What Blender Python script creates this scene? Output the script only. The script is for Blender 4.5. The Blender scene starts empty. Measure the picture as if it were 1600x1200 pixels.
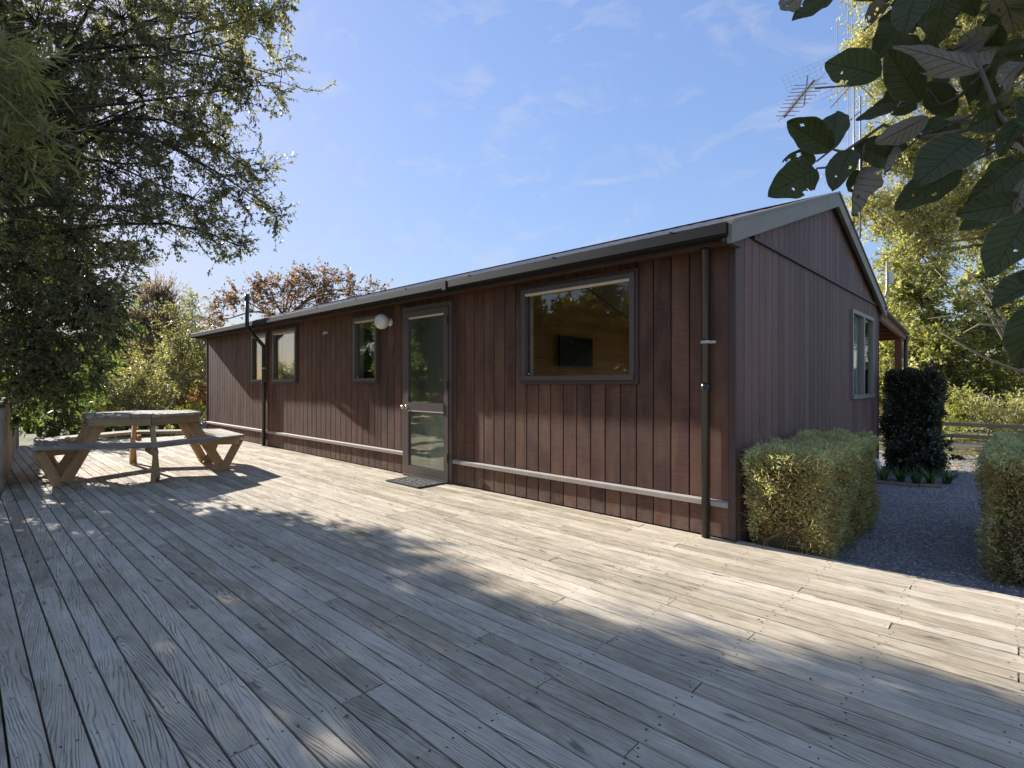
import bpy, math, random
import numpy as np
from mathutils import Vector, Matrix, Quaternion

random.seed(7)
rng = np.random.default_rng(11)
scene = bpy.context.scene
R = math.radians

# ------------------------------------------------------------------ camera, sky, sun, exposure
EYE = Vector((0, 0, 1.18))
FWD = Vector((-0.6915, 0.7224, 0)); RGT = Vector((0.7224, 0.6915, 0)); FPX = 827.0
cam_d = bpy.data.cameras.new('camera'); cam = bpy.data.objects.new('camera', cam_d)
scene.collection.objects.link(cam); scene.camera = cam
cam.location = EYE
cam.rotation_euler = (R(90), 0, math.atan2(-FWD.x, FWD.y))
cam_d.sensor_width = 36; cam_d.lens = 36 * FPX / 1600
cam_d.shift_y = -2 / 1600
cam_d.clip_start = 0.05; cam_d.clip_end = 2000

SUN = Vector((1, 0.098, -0.47)).normalized()          # direction the light travels
world = bpy.data.worlds.new('World'); scene.world = world; world.use_nodes = True
wn = world.node_tree; wn.nodes.clear()
def wnode(t, **k):
    n = wn.nodes.new(t)
    for a, b in k.items(): setattr(n, a, b)
    return n
sky = wnode('ShaderNodeTexSky', sky_type='NISHITA', sun_disc=False)
sky.sun_elevation = math.asin(-SUN.z)
sky.sun_rotation = math.atan2(-SUN.x, -SUN.y) % (2 * math.pi)
sky.air_density = 1.0; sky.dust_density = 0.5; sky.ozone_density = 3; sky.altitude = 0
tc = wnode('ShaderNodeTexCoord')
mp = wnode('ShaderNodeMapping'); mp.inputs['Scale'].default_value = (2.2, 4.0, 6.5); mp.inputs['Rotation'].default_value = (0.2, 0.3, 0.7)
nz = wnode('ShaderNodeTexNoise'); nz.inputs['Scale'].default_value = 2.6; nz.inputs['Detail'].default_value = 9; nz.inputs['Roughness'].default_value = 0.62; nz.inputs['Distortion'].default_value = 0.7
rp = wnode('ShaderNodeValToRGB'); rp.color_ramp.elements[0].position = 0.52; rp.color_ramp.elements[0].color = (0, 0, 0, 1)
rp.color_ramp.elements[1].position = 0.82; rp.color_ramp.elements[1].color = (0.55, 0.55, 0.55, 1)
mx = wnode('ShaderNodeMix', data_type='RGBA'); mx.inputs[7].default_value = (3.2, 3.4, 3.9, 1)
bg = wnode('ShaderNodeBackground'); bg.inputs['Strength'].default_value = 0.080
wo = wnode('ShaderNodeOutputWorld')
L = wn.links.new
L(tc.outputs['Generated'], mp.inputs['Vector']); L(mp.outputs['Vector'], nz.inputs['Vector']); L(nz.outputs['Fac'], rp.inputs['Fac'])

# soften the sky's range: colour / (1 + k * brightness), the same everywhere
bw_ = wnode('ShaderNodeRGBToBW'); L(sky.outputs['Color'], bw_.inputs[0])
m1 = wnode('ShaderNodeMath', operation='MULTIPLY_ADD'); L(bw_.outputs[0], m1.inputs[0]); m1.inputs[1].default_value = 0.45; m1.inputs[2].default_value = 1.0
m2 = wnode('ShaderNodeMath', operation='DIVIDE'); m2.inputs[0].default_value = 2.2; L(m1.outputs[0], m2.inputs[1])
vm = wnode('ShaderNodeVectorMath', operation='SCALE'); L(sky.outputs['Color'], vm.inputs[0]); L(m2.outputs[0], vm.inputs[3])
vt = wnode('ShaderNodeVectorMath', operation='MULTIPLY'); L(vm.outputs[0], vt.inputs[0]); vt.inputs[1].default_value = (1.0,0.91,0.95)
L(rp.outputs['Color'], mx.inputs[0]); L(vt.outputs[0], mx.inputs[6]); L(mx.outputs[2], bg.inputs['Color']); L(bg.outputs['Background'], wo.inputs['Surface'])

sd = bpy.data.lights.new('sun', 'SUN'); sd.energy = 4.2; sd.angle = R(0.55); sd.color = (1.0, 0.975, 0.94)
so = bpy.data.objects.new('sun', sd); scene.collection.objects.link(so)
so.rotation_euler = SUN.to_track_quat('-Z', 'Y').to_euler()
vs = scene.view_settings
vs.view_transform = 'Standard'; vs.look = 'None'; vs.gamma = 1; vs.exposure = 1.43; vs.use_curve_mapping = False
try:
    scene.cycles.max_bounces = 8; scene.cycles.transparent_max_bounces = 12
    scene.cycles.sample_clamp_indirect = 6
except Exception: pass

# ------------------------------------------------------------------ small helpers
COL = scene.collection
def P(px, py, fwd):
    """a point of the place, surveyed from the photo: image x, y (1600 x 1200) and metres ahead of the eye"""
    return EYE + FWD * fwd + RGT * ((px - 800) / FPX * fwd) + Vector((0, 0, (598 - py) / FPX * fwd))

def tag(o, label=None, cat=None, group=None, kind=None):
    if label: o['label'] = label
    if cat: o['category'] = cat
    if group: o['group'] = group
    if kind: o['kind'] = kind
    return o

def origin(o):
    m = Matrix.Identity(4)
    chain = []
    while o is not None:
        chain.append(o); o = o.parent
    for c in reversed(chain): m = m @ c.matrix_basis
    return m

def empty(name, loc=(0, 0, 0), rz=0.0):
    o = bpy.data.objects.new(name, None); COL.objects.link(o)
    o.location = loc; o.rotation_euler = (0, 0, rz); o.empty_display_size = 0.1
    return o

def link(name, me, mat, parent=None, matrix=None):
    o = bpy.data.objects.new(name, me); COL.objects.link(o)
    if mat is not None and not me.materials: me.materials.append(mat)
    m = matrix if matrix is not None else Matrix.Identity(4)
    if parent is not None:
        o.parent = parent; m = origin(parent).inverted() @ m
    o.matrix_basis = m
    return o

class MB:
    def __init__(s): s.v = []; s.f = []
    def poly(s, pts, faces):
        b = len(s.v); s.v += [tuple(p) for p in pts]; s.f += [tuple(i + b for i in q) for q in faces]
        return s
    def box(s, x0, x1, y0, y1, z0, z1):
        return s.poly([(x0,y0,z0),(x1,y0,z0),(x1,y1,z0),(x0,y1,z0),(x0,y0,z1),(x1,y0,z1),(x1,y1,z1),(x0,y1,z1)],
               [(0,3,2,1),(4,5,6,7),(0,1,5,4),(1,2,6,5),(2,3,7,6),(3,0,4,7)])
    def bbox(s, x0, x1, y0, y1, z0, z1, c=0.002):
        """box with a small chamfer on its four long (x) edges"""
        prof = [(y0+c,z0),(y1-c,z0),(y1,z0+c),(y1,z1-c),(y1-c,z1),(y0+c,z1),(y0,z1-c),(y0,z0+c)]
        return s.prism([(x0,a,b) for a,b in prof],[(x1,a,b) for a,b in prof])
    def prism(s, A, B):
        n = len(A)
        fs = [tuple(range(n-1,-1,-1)), tuple(range(n,2*n))]
        fs += [(i,(i+1)%n,n+(i+1)%n,n+i) for i in range(n)]
        return s.poly(list(A)+list(B), fs)
    def tube(s, pts, rad, n=6, cap=True):
        pts = [Vector(p) for p in pts]
        if not hasattr(rad,'__len__'): rad = [rad]*len(pts)
        b = len(s.v); up = None
        for i,p in enumerate(pts):
            d = (pts[min(i+1,len(pts)-1)]-pts[max(i-1,0)])
            if d.length < 1e-9: d = Vector((0,0,1))
            d.normalize()
            if up is None:
                up = d.orthogonal().normalized()
            else:
                up = (up - d*up.dot(d))
                up = up.normalized() if up.length > 1e-6 else d.orthogonal().normalized()
            w = d.cross(up)
            for k in range(n):
                a = 2*math.pi*k/n
                s.v.append(tuple(p + (up*math.cos(a)+w*math.sin(a))*rad[i]))
        for i in range(len(pts)-1):
            for k in range(n):
                s.f.append((b+i*n+k, b+i*n+(k+1)%n, b+(i+1)*n+(k+1)%n, b+(i+1)*n+k))
        if cap:
            s.f.append(tuple(b+k for k in range(n-1,-1,-1)))
            e = b+(len(pts)-1)*n; s.f.append(tuple(e+k for k in range(n)))
        return s
    def lathe(s, prof, c=(0,0,0), n=20, axis=None):
        """prof = [(r, h)...] about the axis through c"""
        ax = Vector(axis or (0,0,1)).normalized(); u = ax.orthogonal().normalized(); w = ax.cross(u); c = Vector(c)
        b = len(s.v)
        for r,h in prof:
            for k in range(n):
                a = 2*math.pi*k/n; s.v.append(tuple(c+ax*h+(u*math.cos(a)+w*math.sin(a))*max(r,1e-5)))
        for i in range(len(prof)-1):
            for k in range(n):
                s.f.append((b+i*n+k,b+i*n+(k+1)%n,b+(i+1)*n+(k+1)%n,b+(i+1)*n+k))
        return s
    def build(s, name, mat, parent=None, smooth=False, matrix=None, world=True):
        """vertices are in world space unless matrix is given (then they are local to matrix)"""
        me = bpy.data.meshes.new(name)
        v = s.v
        if matrix is None and parent is not None and world:
            inv = origin(parent).inverted()
            me.from_pydata([tuple(inv @ Vector(p)) for p in v], [], s.f)
            me.update()
            o = bpy.data.objects.new(name, me); COL.objects.link(o); o.parent = parent
            me.materials.append(mat)
        else:
            me.from_pydata(v, [], s.f); me.update()
            o = link(name, me, mat, parent, matrix)
        if smooth:
            me.polygons.foreach_set('use_smooth', [True]*len(me.polygons))
        return o

def np_mesh(name, verts, quads, tint=None, mat=None, parent=None):
    """verts (n,3) world space, quads (m,4)"""
    me = bpy.data.meshes.new(name)
    if parent is not None:
        o = np.array(origin(parent).translation); verts = verts - o
    n, m = len(verts), len(quads)
    me.vertices.add(n); me.vertices.foreach_set('co', verts.astype(np.float32).ravel())
    k = quads.shape[1]
    me.loops.add(m*k); me.loops.foreach_set('vertex_index', quads.astype(np.int32).ravel())
    me.polygons.add(m); me.polygons.foreach_set('loop_start', np.arange(0, m*k, k, dtype=np.int32))
    me.update(calc_edges=True)
    if tint is not None:
        a = me.attributes.new('tint', 'FLOAT', 'FACE'); a.data.foreach_set('value', tint.astype(np.float32))
    ob = bpy.data.objects.new(name, me); COL.objects.link(ob)
    if parent is not None: ob.parent = parent
    me.materials.append(mat)
    return ob

# ------------------------------------------------------------------ materials
class NT:
    def __init__(s, name):
        s.m = bpy.data.materials.new(name); s.m.use_nodes = True; s.t = s.m.node_tree; s.t.nodes.clear()
        s.out = s.n('ShaderNodeOutputMaterial')
    def n(s, typ, ins=None, **k):
        nd = s.t.nodes.new(typ)
        for a, b in k.items(): setattr(nd, a, b)
        for a, b in (ins or {}).items():
            if isinstance(b, bpy.types.NodeSocket): s.t.links.new(b, nd.inputs[a])
            else: nd.inputs[a].default_value = b
        return nd
    def math(s, op, a, b=0.0, c=None, clamp=False):
        d = {0: a, 1: b}
        if c is not None: d[2] = c
        nd = s.n('ShaderNodeMath', d, operation=op); nd.use_clamp = clamp
        return nd.outputs[0]
    def mix(s, f, a, b):
        nd = s.n('ShaderNodeMix', {0: f, 6: a, 7: b}, data_type='RGBA'); return nd.outputs[2]
    def mul(s, f, a, b):
        nd = s.n('ShaderNodeMix', {0: f, 6: a, 7: b}, data_type='RGBA', blend_type='MULTIPLY'); return nd.outputs[2]
    def ramp(s, f, pts, interp='LINEAR'):
        nd = s.n('ShaderNodeValToRGB', {0: f}); cr = nd.color_ramp; cr.interpolation = interp
        while len(cr.elements) < len(pts): cr.elements.new(0.5)
        for e, (p, c) in zip(cr.elements, pts):
            e.position = p; e.color = (c, c, c, 1) if not hasattr(c, '__len__') else (*c[:3], 1)
        return nd.outputs[0]
    def noise(s, v, scale, detail=4, rough=0.55, dist=0.0):
        return s.n('ShaderNodeTexNoise', {'Vector': v, 'Scale': scale, 'Detail': detail, 'Roughness': rough, 'Distortion': dist}).outputs['Fac']
    def bump(s, h, strength=0.3, dist=0.01):
        return s.n('ShaderNodeBump', {'Height': h, 'Strength': strength, 'Distance': dist}).outputs[0]
    def map(s, v, scale=(1,1,1), loc=(0,0,0), rot=(0,0,0)):
        return s.n('ShaderNodeMapping', {'Vector': v, 'Scale': scale, 'Location': loc, 'Rotation': rot}).outputs[0]
    def done(s, shader):
        s.t.links.new(shader, s.out.inputs[0]); return s.m
    def principled(s, **k):
        ins = {}
        names = dict(color='Base Color', rough='Roughness', metal='Metallic', spec='Specular IOR Level', normal='Normal', emis='Emission Color', estr='Emission Strength')
        for a, b in k.items():
            if a == 'color' and isinstance(b, tuple): b = (*b[:3], 1)
            ins[names[a]] = b
        return s.n('ShaderNodeBsdfPrincipled', ins).outputs[0]

def plain(name, col, rough=0.6, metal=0.0, var=0.12, scale=6.0, bump=0.1, spec=0.4):
    t = NT(name); o = t.n('ShaderNodeTexCoord').outputs['Object']
    n1 = t.noise(o, scale, 5); n2 = t.noise(o, scale*12, 3)
    f = t.math('ADD', t.math('MULTIPLY', n1, 0.7), t.math('MULTIPLY', n2, 0.3))
    c = t.mix(f, (*[x*(1-var*2) for x in col], 1), (*[min(1, x*(1+var*2)) for x in col], 1))
    return t.done(t.principled(color=c, rough=rough, metal=metal, spec=spec, normal=t.bump(n2, bump, 0.004)))

def timber(name, light, mid, dark, crackcol, lines=520.0, tilt=0.16, crack=0.9, knots=True, axis='X', rough=0.85, bump=0.5, patch=None):
    """grain runs along local x; each object gets its own piece of the pattern"""
    t = NT(name)
    o = t.n('ShaderNodeTexCoord').outputs['Object']
    rnd = t.n('ShaderNodeObjectInfo').outputs['Random']
    if axis == 'Z': o = t.map(o, rot=(0, R(90), 0))
    s = t.n('ShaderNodeSeparateXYZ', {0: o})
    X, Y, Z = s.outputs[0], s.outputs[1], s.outputs[2]
    Y = t.math('ADD', Y, t.math('MULTIPLY', Z, 0.9))
    r2 = t.math('FRACT', t.math('MULTIPLY', rnd, 17.31)); r3 = t.math('FRACT', t.math('MULTIPLY', rnd, 71.7))
    Y2 = t.math('ADD', Y, t.math('MULTIPLY', X, t.math('MULTIPLY', t.math('SUBTRACT', r2, 0.5), tilt)))
    v = t.n('ShaderNodeCombineXYZ', {0: t.math('ADD', X, t.math('MULTIPLY', rnd, 83.0)), 1: Y2, 2: t.math('MULTIPLY', rnd, 29.0)}).outputs[0]
    nlow = t.noise(t.map(v, (1.1, 7.0, 1)), 1.0, 3, 0.5)
    nmid = t.noise(t.map(v, (4.0, 26.0, 1)), 1.0, 4, 0.6)
    phase = t.math('ADD', t.math('MULTIPLY', Y2, lines), t.math('MULTIPLY', nlow, lines*0.13))
    phase = t.math('ADD', phase, t.math('MULTIPLY', nmid, 5.5))
    if knots:
        vo = t.n('ShaderNodeTexVoronoi', {'Vector': t.map(v, (1.9, 8.5, 1)), 'Scale': 1.0, 'Randomness': 1.0}, voronoi_dimensions='2D')
        d = vo.outputs['Distance']
        keep = t.math('GREATER_THAN', t.n('ShaderNodeSeparateColor', {0: vo.outputs['Color']}).outputs[0], 0.80)
        infl = t.math('MULTIPLY', t.math('EXPONENT', t.math('MULTIPLY', t.math('MULTIPLY', d, d), -48.0)), keep)
        phase = t.math('ADD', phase, t.math('MULTIPLY', infl, 15.0))
    w = t.math('ADD', t.math('MULTIPLY', t.math('SINE', phase), 0.5), 0.5)
    line = t.ramp(w, [(0.0, 1.0), (0.10, 0.75), (0.30, 0.0), (1.0, 0.0)])
    mask = t.ramp(t.noise(t.map(v, (3.5, 26.0, 1), (3, 7, 1)), 1.3, 4, 0.65), [(0.36, 0.0), (0.54, 1.0)])
    mask = t.math('MULTIPLY', mask, t.ramp(t.noise(t.map(v, (0.8, 5.0, 1), (8, 2, 1)), 1.3, 2), [(0.34, 0.25), (0.56, 1.0)]))
    line = t.math('MULTIPLY', line, mask)
    fine = t.noise(t.map(v, (7, 330, 1)), 1.0, 3, 0.7)
    check = t.ramp(t.noise(t.map(v, (2.2, 120, 1), (9, 1, 1)), 1.0, 5, 0.75, 0.3), [(0.33, 1.0), (0.43, 0.0)])
    tone = t.math('ADD', t.math('MULTIPLY', nlow, 0.5), t.math('MULTIPLY', r3, 0.5))
    tone = t.math('ADD', t.math('MULTIPLY', tone, 0.7), t.math('MULTIPLY', fine, 0.3))
    c = t.ramp(tone, [(0.27, dark), (0.5, mid), (0.68, light)])
    if patch:
        pm = t.ramp(t.noise(t.map(v, (1.3, 3.5, 1), (5, 2, 8)), 1.7, 5, 0.6), [(0.5, 0.0), (0.68, 0.75)])
        c = t.mix(pm, c, (*patch, 1))
    c = t.mix(t.math('MULTIPLY', line, crack*0.78), c, (*crackcol, 1))
    c = t.mix(t.math('MULTIPLY', check, crack*0.8), c, (*crackcol, 1))
    h = t.math('SUBTRACT', t.math('MULTIPLY', fine, 0.25), t.math('ADD', line, check))
    if knots:
        kn = t.math('MULTIPLY', t.ramp(d, [(0.05, 1.0), (0.11, 0.0)]), keep)
        c = t.mix(t.math('MULTIPLY', kn, 0.6), c, (*[x*1.3 for x in crackcol], 1))
    blot = t.ramp(t.noise(o, 3.1, 6, 0.65), [(0.3, 0.70), (0.6, 1.0)])
    c = t.mul(0.8, c, blot)
    return t.done(t.principled(color=c, rough=rough, spec=0.25, normal=t.bump(h, bump, 0.003)))

def leafmat(name, cols, transl=0.35, rough=0.5, spec=0.4, tcol=None):
    t = NT(name)
    a = t.n('ShaderNodeAttribute', attribute_name='tint').outputs['Fac']
    n = len(cols)
    c = t.ramp(a, [(i/(n-1), cc) for i, cc in enumerate(cols)])
    p = t.principled(color=c, rough=rough, spec=spec)
    tc_ = t.mul(1.0, c, (*(tcol or (1.5, 1.5, 0.7)), 1))
    tr = t.n('ShaderNodeBsdfTranslucent', {'Color': tc_}).outputs[0]
    return t.done(t.n('ShaderNodeMixShader', {0: transl, 1: p, 2: tr}).outputs[0])

def glassmat(name, tint=(0.9, 0.93, 0.92), refl=1.0):
    t = NT(name)
    lw = t.n('ShaderNodeLayerWeight', {'Blend': 0.2}).outputs['Fresnel']
    fr = t.math('ADD', t.math('MULTIPLY', lw, 0.9*refl), 0.05*refl, clamp=True)
    nn = t.bump(t.noise(t.n('ShaderNodeTexCoord').outputs['Object'], 2.5, 2), 0.03, 0.05)
    g = t.n('ShaderNodeBsdfGlossy', {'Roughness': 0.01, 'Normal': nn, 'Color': (1,1,1,1)}).outputs[0]
    tr = t.n('ShaderNodeBsdfTransparent', {'Color': (*tint, 1)}).outputs[0]
    return t.done(t.n('ShaderNodeMixShader', {0: fr, 1: tr, 2: g}).outputs[0])

M = {}
M['deck'] = timber('weathered decking', (0.66, 0.55, 0.40), (0.53, 0.435, 0.30), (0.34, 0.262, 0.170), (0.058, 0.044, 0.030), lines=560, tilt=0.24, patch=(0.70, 0.60, 0.455))
M['table'] = timber('table pine', (0.54, 0.37, 0.20), (0.43, 0.28, 0.14), (0.31, 0.19, 0.095), (0.13, 0.085, 0.05), lines=330, tilt=0.05, crack=0.45, bump=0.3)
M['table_top'] = timber('table top boards', (0.50, 0.43, 0.34), (0.39, 0.33, 0.25), (0.28, 0.225, 0.165), (0.08, 0.06, 0.05), lines=400, tilt=0.08, crack=0.7)
M['pole'] = timber('round pole timber', (0.55, 0.46, 0.33), (0.44, 0.36, 0.25), (0.32, 0.26, 0.17), (0.10, 0.08, 0.06), lines=260, tilt=0.04, crack=0.5, axis='Z')
M['rail'] = timber('old fence rail', (0.16, 0.14, 0.11), (0.11, 0.095, 0.075), (0.07, 0.06, 0.05), (0.03, 0.025, 0.02), lines=200, tilt=0.04, crack=0.6)
M['pine'] = timber('pine lining', (0.90, 0.50, 0.22), (0.82, 0.42, 0.165), (0.72, 0.34, 0.12), (0.40, 0.16, 0.05), lines=240, tilt=0.04, crack=0.35, rough=0.5, bump=0.05)

def claddingmat(name, base, worn, amount=0.6):
    t = NT(name)
    o = t.n('ShaderNodeTexCoord').outputs['Object']; rnd = t.n('ShaderNodeObjectInfo').outputs['Random']
    s = t.n('ShaderNodeSeparateXYZ', {0: o})
    h = t.math('ADD', s.outputs[0], s.outputs[1])
    v = t.n('ShaderNodeCombineXYZ', {0: h, 1: t.math('MULTIPLY', rnd, 31.0), 2: s.outputs[2]}).outputs[0]
    saw = t.noise(t.map(v, (6, 1, 190)), 1.0, 3, 0.7)             # band-saw marks across the board
    grain = t.noise(t.map(v, (140, 1, 3)), 1.0, 4, 0.65)
    big = t.noise(t.map(v, (2.2, 1, 0.9)), 1.4, 6, 0.62, 0.4)
    c = t.mix(rnd, (*[x*0.82 for x in base], 1), (*[x*1.4 for x in base], 1))
    wear = t.ramp(t.math('ADD', t.math('MULTIPLY', big, 0.7), t.math('MULTIPLY', t.math('ADD', saw, grain), 0.16)), [(0.42, 0.0), (0.68, amount)])
    c = t.mix(wear, c, (*worn, 1))
    c = t.mul(0.6, c, t.ramp(saw, [(0.25, 0.5), (0.6, 1.0)]))
    streak = t.ramp(t.noise(t.map(v, (26, 1, 0.7), (4, 0, 2)), 1.0, 4, 0.6), [(0.55, 0.0), (0.75, 0.55)])
    c = t.mix(streak, c, (*[x*0.5 for x in base], 1))
    low = t.math('MULTIPLY', t.ramp(s.outputs[2], [(0.0, 1.0), (0.42, 0.0)]), t.ramp(t.noise(v, 9, 6, 0.7), [(0.4, 0.0), (0.65, 0.8)]))
    c = t.mix(low, c, (0.24, 0.20, 0.15, 1))
    hgt = t.math('ADD', saw, t.math('MULTIPLY', grain, 0.5))
    return t.done(t.principled(color=c, rough=0.62, spec=0.35, normal=t.bump(hgt, 0.55, 0.003)))
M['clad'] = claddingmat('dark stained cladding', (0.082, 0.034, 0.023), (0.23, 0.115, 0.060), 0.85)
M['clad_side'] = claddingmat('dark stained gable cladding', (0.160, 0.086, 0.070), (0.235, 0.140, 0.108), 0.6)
M['backing'] = plain('groove backing', (0.012, 0.008, 0.007), 0.9)
M['batten'] = plain('weathered ledge batten', (0.36, 0.30, 0.25), 0.75, var=0.18, scale=9)
M['trim'] = plain('dark trim boards', (0.075, 0.045, 0.04), 0.55, var=0.12)
M['bronze'] = plain('bronze aluminium joinery', (0.13, 0.10, 0.085), 0.4, 0.3, var=0.05, bump=0.02)
M['palealu'] = plain('pale aluminium joinery', (0.27, 0.25, 0.21), 0.45, 0.3, var=0.05, bump=0.02)
M['gutter'] = plain('black gutter', (0.010, 0.009, 0.008), 0.65, var=0.35, scale=5, bump=0.1, spec=0.25)
M['roof'] = plain('grey brown roofing steel', (0.30, 0.26, 0.22), 0.5, 0.15, var=0.22, scale=3, bump=0.15)
M['barge'] = plain('grey barge flashing', (0.26, 0.215, 0.155), 0.5, 0.2, var=0.14, scale=4)
M['pipe'] = plain('black downpipe', (0.022, 0.021, 0.021), 0.28, var=0.15, bump=0.02, spec=0.6)
M['strap'] = plain('pale pipe strap', (0.5, 0.48, 0.45), 0.5)
M['white'] = plain('white plastic', (0.75, 0.73, 0.68), 0.4, var=0.04)
M['lampglass'] = plain('opal glass globe', (0.82, 0.76, 0.64), 0.2, var=0.02, bump=0.0, spec=0.6)
M['cream'] = plain('cream painted reveal', (0.72, 0.60, 0.40), 0.6, var=0.04)
M['brass'] = plain('worn brass knob', (0.62, 0.52, 0.36), 0.25, 0.9, var=0.05)
M['black'] = plain('black plastic', (0.012, 0.012, 0.013), 0.35, var=0.1)
M['ceiling'] = plain('grey painted ceiling', (0.66, 0.62, 0.56), 0.7, var=0.04)
M['floor'] = plain('brown carpet', (0.28, 0.22, 0.18), 0.95, var=0.1)
M['wallin'] = plain('pine coloured inner wall', (0.78, 0.56, 0.34), 0.6, var=0.08)
M['curtain'] = plain('net curtain', (0.80, 0.79, 0.72), 0.9, var=0.06, bump=0.3)
M['blind'] = plain('brown insect mesh', (0.24, 0.21, 0.18), 0.9, var=0.08)
M['mat'] = plain('rubber door mat', (0.085, 0.078, 0.066), 0.95, var=0.4, scale=22, bump=0.8)
M['matrim'] = plain('black mat rim', (0.03, 0.03, 0.03), 0.7)
M['alu'] = plain('dull aluminium rod', (0.34, 0.32, 0.29), 0.5, 0.4, var=0.1)
M['oldsteel'] = plain('weathered aerial boom', (0.13, 0.12, 0.11), 0.55, 0.3, var=0.25, scale=20)
M['bark'] = plain('grey brown bark', (0.11, 0.085, 0.065), 0.9, var=0.3, scale=18, bump=0.7)
M['bark_pale'] = plain('pale bark', (0.30, 0.24, 0.17), 0.9, var=0.3, scale=18, bump=0.7)
M['bark_dark'] = plain('dark wet bark', (0.045, 0.034, 0.028), 0.85, var=0.3, scale=18, bump=0.6)
M['brick'] = plain('old brick edging', (0.30, 0.17, 0.11), 0.9, var=0.3, scale=30, bump=0.5)
M['nail'] = plain('rusty nail heads', (0.035, 0.025, 0.02), 0.7)
M['glass'] = glassmat('window glass', (0.98, 0.99, 0.98), 0.8)
M['glass_dull'] = glassmat('dusty door glass', (0.86, 0.88, 0.83), 0.8)
M['litter'] = leafmat('dry leaves', [(0.10, 0.06, 0.03), (0.20, 0.12, 0.06), (0.30, 0.2, 0.1)], 0.1)

def groundmat():
    t = NT('garden soil and grass'); o = t.n('ShaderNodeTexCoord').outputs['Object']
    a = t.noise(o, 0.8, 8, 0.65); b = t.noise(o, 30, 5, 0.7)
    c = t.ramp(t.math('ADD', t.math('MULTIPLY', a, 0.6), t.math('MULTIPLY', b, 0.4)), [(0.3, (0.05, 0.04, 0.022)), (0.48, (0.10, 0.10, 0.035)), (0.6, (0.17, 0.17, 0.05)), (0.75, (0.27, 0.22, 0.10))])
    return t.done(t.principled(color=c, rough=0.95, normal=t.bump(b, 0.9, 0.03)))
M['ground'] = groundmat()
def gravelmat():
    t = NT('dark gravel'); o = t.n('ShaderNodeTexCoord').outputs['Object']
    vo = t.n('ShaderNodeTexVoronoi', {'Vector': o, 'Scale': 75.0})
    g = t.n('ShaderNodeSeparateColor', {0: vo.outputs['Color']}).outputs[0]
    big = t.noise(o, 1.6, 5)
    c = t.ramp(g, [(0.0, (0.15, 0.13, 0.12)), (0.55, (0.27, 0.24, 0.22)), (0.88, (0.40, 0.36, 0.33)), (1.0, (0.65, 0.60, 0.54))])
    c = t.mul(0.6, c, t.ramp(big, [(0.3, 0.7), (0.7, 1.25)]))
    return t.done(t.principled(color=c, rough=0.85, normal=t.bump(vo.outputs['Distance'], 0.9, 0.012)))
M['gravel'] = gravelmat()

# ------------------------------------------------------------------ the ground
ZG = -0.15
g = MB()
N = 40
xs = [-400 + 800*i/N for i in range(N+1)]
g.poly([(-400, -400, ZG-0.02), (400, -400, ZG-0.02), (400, 400, ZG-0.02), (-400, 400, ZG-0.02)], [(0, 1, 2, 3)])
tag(g.build('ground', M['ground']), kind='structure')
g = MB().poly([(-3.0, 4.0, ZG), (1.4, 4.0, ZG), (3.0, 12.6, ZG), (-3.0, 12.6, ZG)], [(0, 1, 2, 3)])
tag(g.build('gravel_path', M['gravel']), kind='structure')

# loose stones on the path
n = 9000
c = np.stack([rng.uniform(-1.5, 0.5, n), 4.1 + 8.4*rng.random(n)**1.4, np.full(n, ZG+0.002)], 1)
r = 0.004 + 0.007*rng.random(n)
dirs = np.array([(1,0,0),(0,1,0),(-1,0,0),(0,-1,0),(0,0,1)], float)
ang = rng.random(n)*6.28
ca, sa = np.cos(ang), np.sin(ang)
vv = dirs[None]*(0.7+0.6*rng.random((n,5,1)))
vx = vv[...,0]*ca[:,None]-vv[...,1]*sa[:,None]; vy = vv[...,0]*sa[:,None]+vv[...,1]*ca[:,None]
vv = np.stack([vx, vy, vv[...,2]*0.8], -1)*r[:,None,None] + c[:,None]
q = np.array([(0,1,4),(1,2,4),(2,3,4),(3,0,4)])[None]+5*np.arange(n)[:,None,None]
def stonemat():
    t = NT('loose stones'); a = t.n('ShaderNodeAttribute', attribute_name='tint').outputs['Fac']
    return t.done(t.principled(color=t.ramp(a, [(0, (0.13,0.12,0.11)), (0.7, (0.30,0.27,0.25)), (0.93, (0.48,0.44,0.40)), (1, (0.75,0.70,0.64))]), rough=0.8))
tag(np_mesh('gravel', vv.reshape(-1,3), q.reshape(-1,3), np.repeat(rng.random(n),4), stonemat()), 'loose dark grey stones scattered over the gravel path', None, None, 'stuff')

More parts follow.
